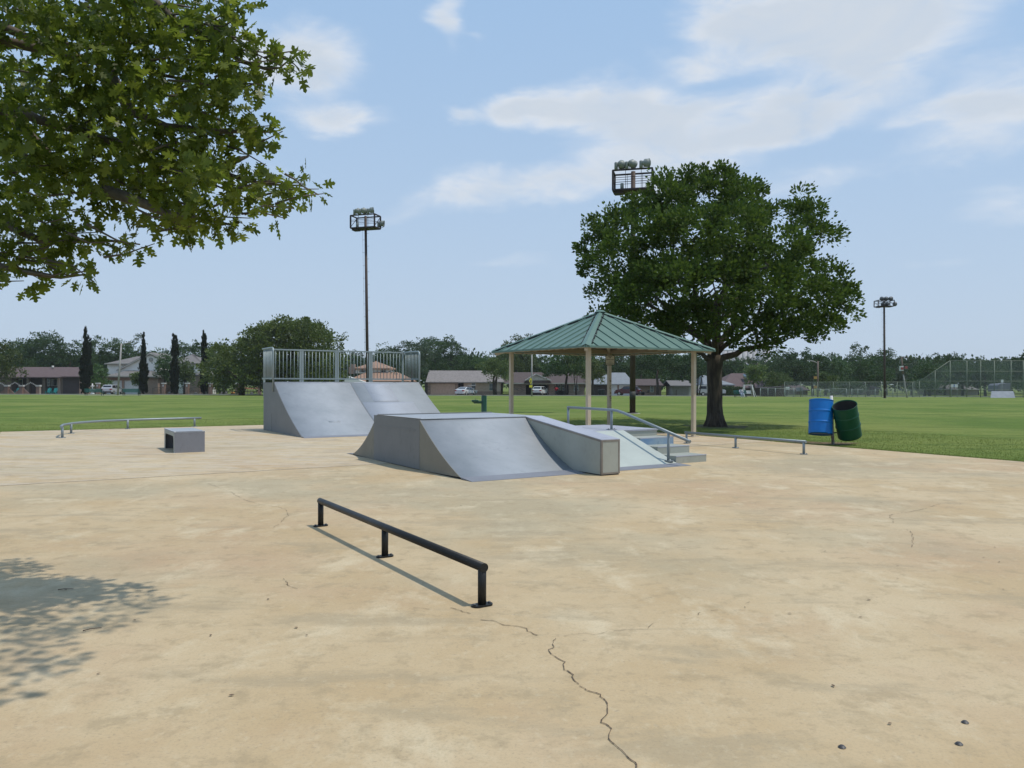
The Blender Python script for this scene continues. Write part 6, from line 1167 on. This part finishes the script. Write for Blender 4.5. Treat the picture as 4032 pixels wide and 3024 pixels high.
# generic: label, px, ytop, ybase, width px, D, material, extra
TR = [
 ('tall dark tree behind the left end of the plum roofed house', 60, 1330, 175, 172, L_dark, {}), ('wide dark green tree behind the middle of the plum roofed house', 190, 1310, 200, 170, L_dark, dict(dens=1.1)),
 ('bushy light olive tree at the left edge of the photo', -18, 1338, 190, 128, L_olive, dict(low=.02)), ('dark tree between the plum roofed house and the double cypress', 275, 1362, 130, 168, L_dark, {}),
 ('dense dark tree right behind the double cypress', 395, 1322, 150, 172, L_dark, {}), ('low shady tree filling the gap left of the silver car', 380, 1440, 90, 143, L_mid, dict(low=.1)),
 ('dark tree above the ridge of the white two storey house', 470, 1340, 150, 176, L_dark, {}), ('sparse half bare tree with clumps of mistletoe above the white house', 545, 1300, 130, 180, L_dark, dict(dens=.35, leaf=.3)),
 ('dark tree above the right wing of the white house', 640, 1370, 120, 174, L_dark, {}), ('glossy dark magnolia in front of the white gable', 648, 1385, 62, 142, L_mid, dict(low=.15)), ('small leaning shrub tree beside the right garage door', 548, 1468, 40, 139, L_yel, dict(low=.35)),
 ('pale conical evergreen in front of the white right wing', 728, 1398, 62, 139, L_yel, dict(low=.1)), ('green tree between the two slimmest cypresses', 745, 1340, 120, 176, L_dark, {}), ('rounded dark tree right of the slimmest cypress', 850, 1345, 110, 170, L_dark, {}),
 ('yellowish bush at the foot of the slimmest cypress', 820, 1470, 60, 137, L_olive, dict(low=.02)), ('shady green tree left of the live oak trunk', 880, 1400, 130, 150, L_mid, dict(low=.03)),
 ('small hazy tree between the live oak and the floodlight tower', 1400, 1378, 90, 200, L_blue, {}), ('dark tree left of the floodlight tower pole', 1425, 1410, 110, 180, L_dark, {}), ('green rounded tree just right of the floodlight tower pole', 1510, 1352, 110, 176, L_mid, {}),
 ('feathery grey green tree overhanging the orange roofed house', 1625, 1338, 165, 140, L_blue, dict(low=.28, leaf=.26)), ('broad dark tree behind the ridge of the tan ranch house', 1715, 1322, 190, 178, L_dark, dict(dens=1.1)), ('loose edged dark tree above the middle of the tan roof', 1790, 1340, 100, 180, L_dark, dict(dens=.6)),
 ('bright green tree line bush above the right end of the tan roof', 1850, 1392, 130, 172, L_mid, {}), ('low green tree behind the gap between the tan and the mottled brick houses', 1930, 1402, 130, 170, L_mid, {}),
 ('rounded fresh green tree with a sawn limb on the tan house lawn', 1952, 1408, 122, 137, L_yel, dict(low=.28, stem=2, dens=1.2)), ('tall yellow green tree rising left of the shelter roof', 2030, 1312, 175, 165, L_yel, {}), ('dark tree between the left shelter post and the pale pole', 1975, 1378, 110, 172, L_dark, {}), ('dark tree behind the ridge of the mottled brick house', 2110, 1398, 150, 172, L_dark, {}),
 ('dark oak with a forked trunk in front of the mottled brick house', 2228, 1385, 190, 134, L_mid, dict(low=.30, dens=1.2)), ('thin pale green young tree with two stems before the brick wall', 2272, 1388, 85, 132, L_yel, dict(low=.32, stem=2, trunk=.1)), ('olive tree right behind the front shelter post', 2335, 1405, 75, 140, L_olive, dict(low=.2)),
 ('dark tree behind the blue grey roof', 2420, 1375, 150, 176, L_mid, {}), ('dark tree behind the ridge right of the shelter middle', 2520, 1380, 130, 172, L_mid, {}),
 ('large dark spreading tree between the tower foot and the right shelter post', 2590, 1382, 210, 134, L_dark, dict(low=.30, dens=1.2)), ('dark multi stemmed tree beside the white boxy car', 2745, 1385, 130, 132, L_dark, dict(low=.22, stem=3, trunk=.13)), ('dark tree behind the beige shed', 2680, 1380, 140, 165, L_mid, {}),
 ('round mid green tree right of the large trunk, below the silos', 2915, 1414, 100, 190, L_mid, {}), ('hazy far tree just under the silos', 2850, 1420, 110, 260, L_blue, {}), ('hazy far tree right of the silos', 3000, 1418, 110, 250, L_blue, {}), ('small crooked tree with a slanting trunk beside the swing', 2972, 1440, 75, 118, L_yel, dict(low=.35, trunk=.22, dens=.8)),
 ('pale green bushy tree at the end of the low fence', 3058, 1462, 105, 128, L_yel, dict(low=.08)), ('big dark round tree left of the arm of the wooden lamp', 3095, 1378, 190, 150, L_dark, dict(dens=1.2)), ('big dark tree behind the wooden lamp pole', 3200, 1376, 150, 152, L_dark, dict(dens=1.2)), ('dark tree with a drooping right side, left of the sky gap', 3275, 1398, 130, 156, L_mid, {}),
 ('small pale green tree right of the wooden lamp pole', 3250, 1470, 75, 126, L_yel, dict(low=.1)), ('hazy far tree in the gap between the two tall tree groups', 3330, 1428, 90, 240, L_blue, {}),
 ('tall ragged tree leaning over left of the far floodlight tower', 3385, 1355, 120, 165, L_dark, dict(dens=.7)), ('dense pale topped round tree in front of the far tower trees', 3420, 1400, 175, 145, L_mid, dict(low=.05, dens=1.2)), ('dark tree just right of the far floodlight tower pole', 3490, 1366, 100, 165, L_dark, {}),
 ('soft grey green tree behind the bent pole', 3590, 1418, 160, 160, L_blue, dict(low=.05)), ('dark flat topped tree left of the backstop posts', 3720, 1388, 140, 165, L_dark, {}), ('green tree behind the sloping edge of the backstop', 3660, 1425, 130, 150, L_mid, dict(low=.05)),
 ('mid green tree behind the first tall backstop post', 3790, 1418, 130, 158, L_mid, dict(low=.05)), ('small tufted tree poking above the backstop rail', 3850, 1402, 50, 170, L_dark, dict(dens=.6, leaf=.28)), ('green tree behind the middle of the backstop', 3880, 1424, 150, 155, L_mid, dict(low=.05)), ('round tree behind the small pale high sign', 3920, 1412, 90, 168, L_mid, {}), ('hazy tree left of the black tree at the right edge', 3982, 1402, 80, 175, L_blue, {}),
 ('very dark nearer tree at the right edge of the photo', 4052, 1368, 130, 122, L_dark, dict(low=.02, dens=1.4)), ('low tree line shrub behind the right end of the backstop', 3960, 1440, 130, 150, L_mid, dict(low=.03)), ('low dark shrubbery between the lamp pole and the tower behind the fence', 3330, 1490, 130, 140, L_dark, dict(low=.02)), ('low dark shrubbery behind the left part of the backstop', 3640, 1492, 120, 140, L_dark, dict(low=.02)),
]
for i, (lab, px, yt, w, D, lm, kw) in enumerate(TR):
    kw = dict(kw); nm = 'bush' if ('bush at' in lab or 'shrub' in lab and 'tree' not in lab) else 'tree'; kw.setdefault('leaf', .30)
    bgtree(nm, lab, px, yt, 1552, w*1.12, D, lm, seed=i, cat='bush' if nm == 'bush' else 'tree', **kw)
# half bare crown: twigs of the mistletoe tree
# tree line behind everything: a far wood that reads as one mass
C1 = []; r = random.Random(8); lob = []
for i in range(230):
    px = -150+i*19.2; D = r.uniform(180, 215); yt = 1428+r.uniform(-16, 14)-(12 if px < 1900 else 0); w = r.uniform(26, 48)/F*D
    zt = Z(px, yt, D); lob.append((X(px, D), D, zt-w*.9, w, w, w)); lob.append((X(px, D), D, zt*.45-w*.3, w*1.2, w, zt*.5))
C_, D2 = crownpts(lob, 9500, 15, 1.4, .6); C_[:, 2] = np.maximum(C_[:, 2], -.6); o = link('far_wood', leafmesh('far_wood', C_, D2, rng.uniform(.5, 1.0, len(C_)), QUAD), L_mid); o['kind'] = 'stuff'
# grass blades along the slab edges and around posts
def blades(n, fn, s0, s1):
    P = np.array([fn() for _ in range(n)]); D3 = rng.normal(size=(n, 3))*.35; D3[:, 2] = 1; return P, D3, rng.uniform(s0, s1, n)
rg = random.Random(12)
def edge_pt():
    k = rg.random(); o_ = abs(rg.gauss(0, .10))-.03
    if k < .45: u, v = 16.3+o_, rg.uniform(3, 27.8)
    elif k < .85: u, v = rg.uniform(-1, 16.5), 27.6+o_
    else: u, v = -.8-o_, rg.uniform(14, 27.8)
    p = G(u, v, -.03); return (p.x, p.y, p.z)
P1_, D1_, S1_ = blades(30000, edge_pt, .035, .06)
def mid_pt():
    a = rg.random(); 
    if a < .75: u, v = 16.35+rg.random()**1.5*7, rg.uniform(6, 27)
    else: u, v = rg.uniform(-2, 16), 27.7+rg.random()**1.5*6
    p = G(u, v, -.035); return (p.x, p.y, p.z)
P2_, D2_, S2_ = blades(90000, mid_pt, .02, .04)
M_blade = leafmat('grass_blade', (.10, .14, .03), (.19, .22, .055), .3, .8, .1)
o = link('grass', leafmesh('grass', np.concatenate([P1_, P2_]), np.concatenate([D1_, D2_]), np.concatenate([S1_, S2_]), [(-.12, 0, 0), (.12, 0, 0), (.05, .6, .05), (0, 1, .15)]), M_blade); o['kind'] = 'stuff'
# ------------------------------------------------------------------ haze
hz_ = link('haze', MB().box(-900, 900, -80, 1400, -3, 40).mesh('haze'), None); hz_['kind'] = 'stuff'
m = bpy.data.materials.new('haze_air'); m.use_nodes = True; t = m.node_tree; t.nodes.remove(t.nodes['Principled BSDF']); v = t.nodes.new('ShaderNodeVolumePrincipled'); v.inputs['Color'].default_value = (.96, .98, 1, 1); v.inputs['Density'].default_value = .0002; v.inputs['Anisotropy'].default_value = .2
t.links.new(v.outputs[0], t.nodes['Material Output'].inputs['Volume']); hz_.data.materials.append(m)
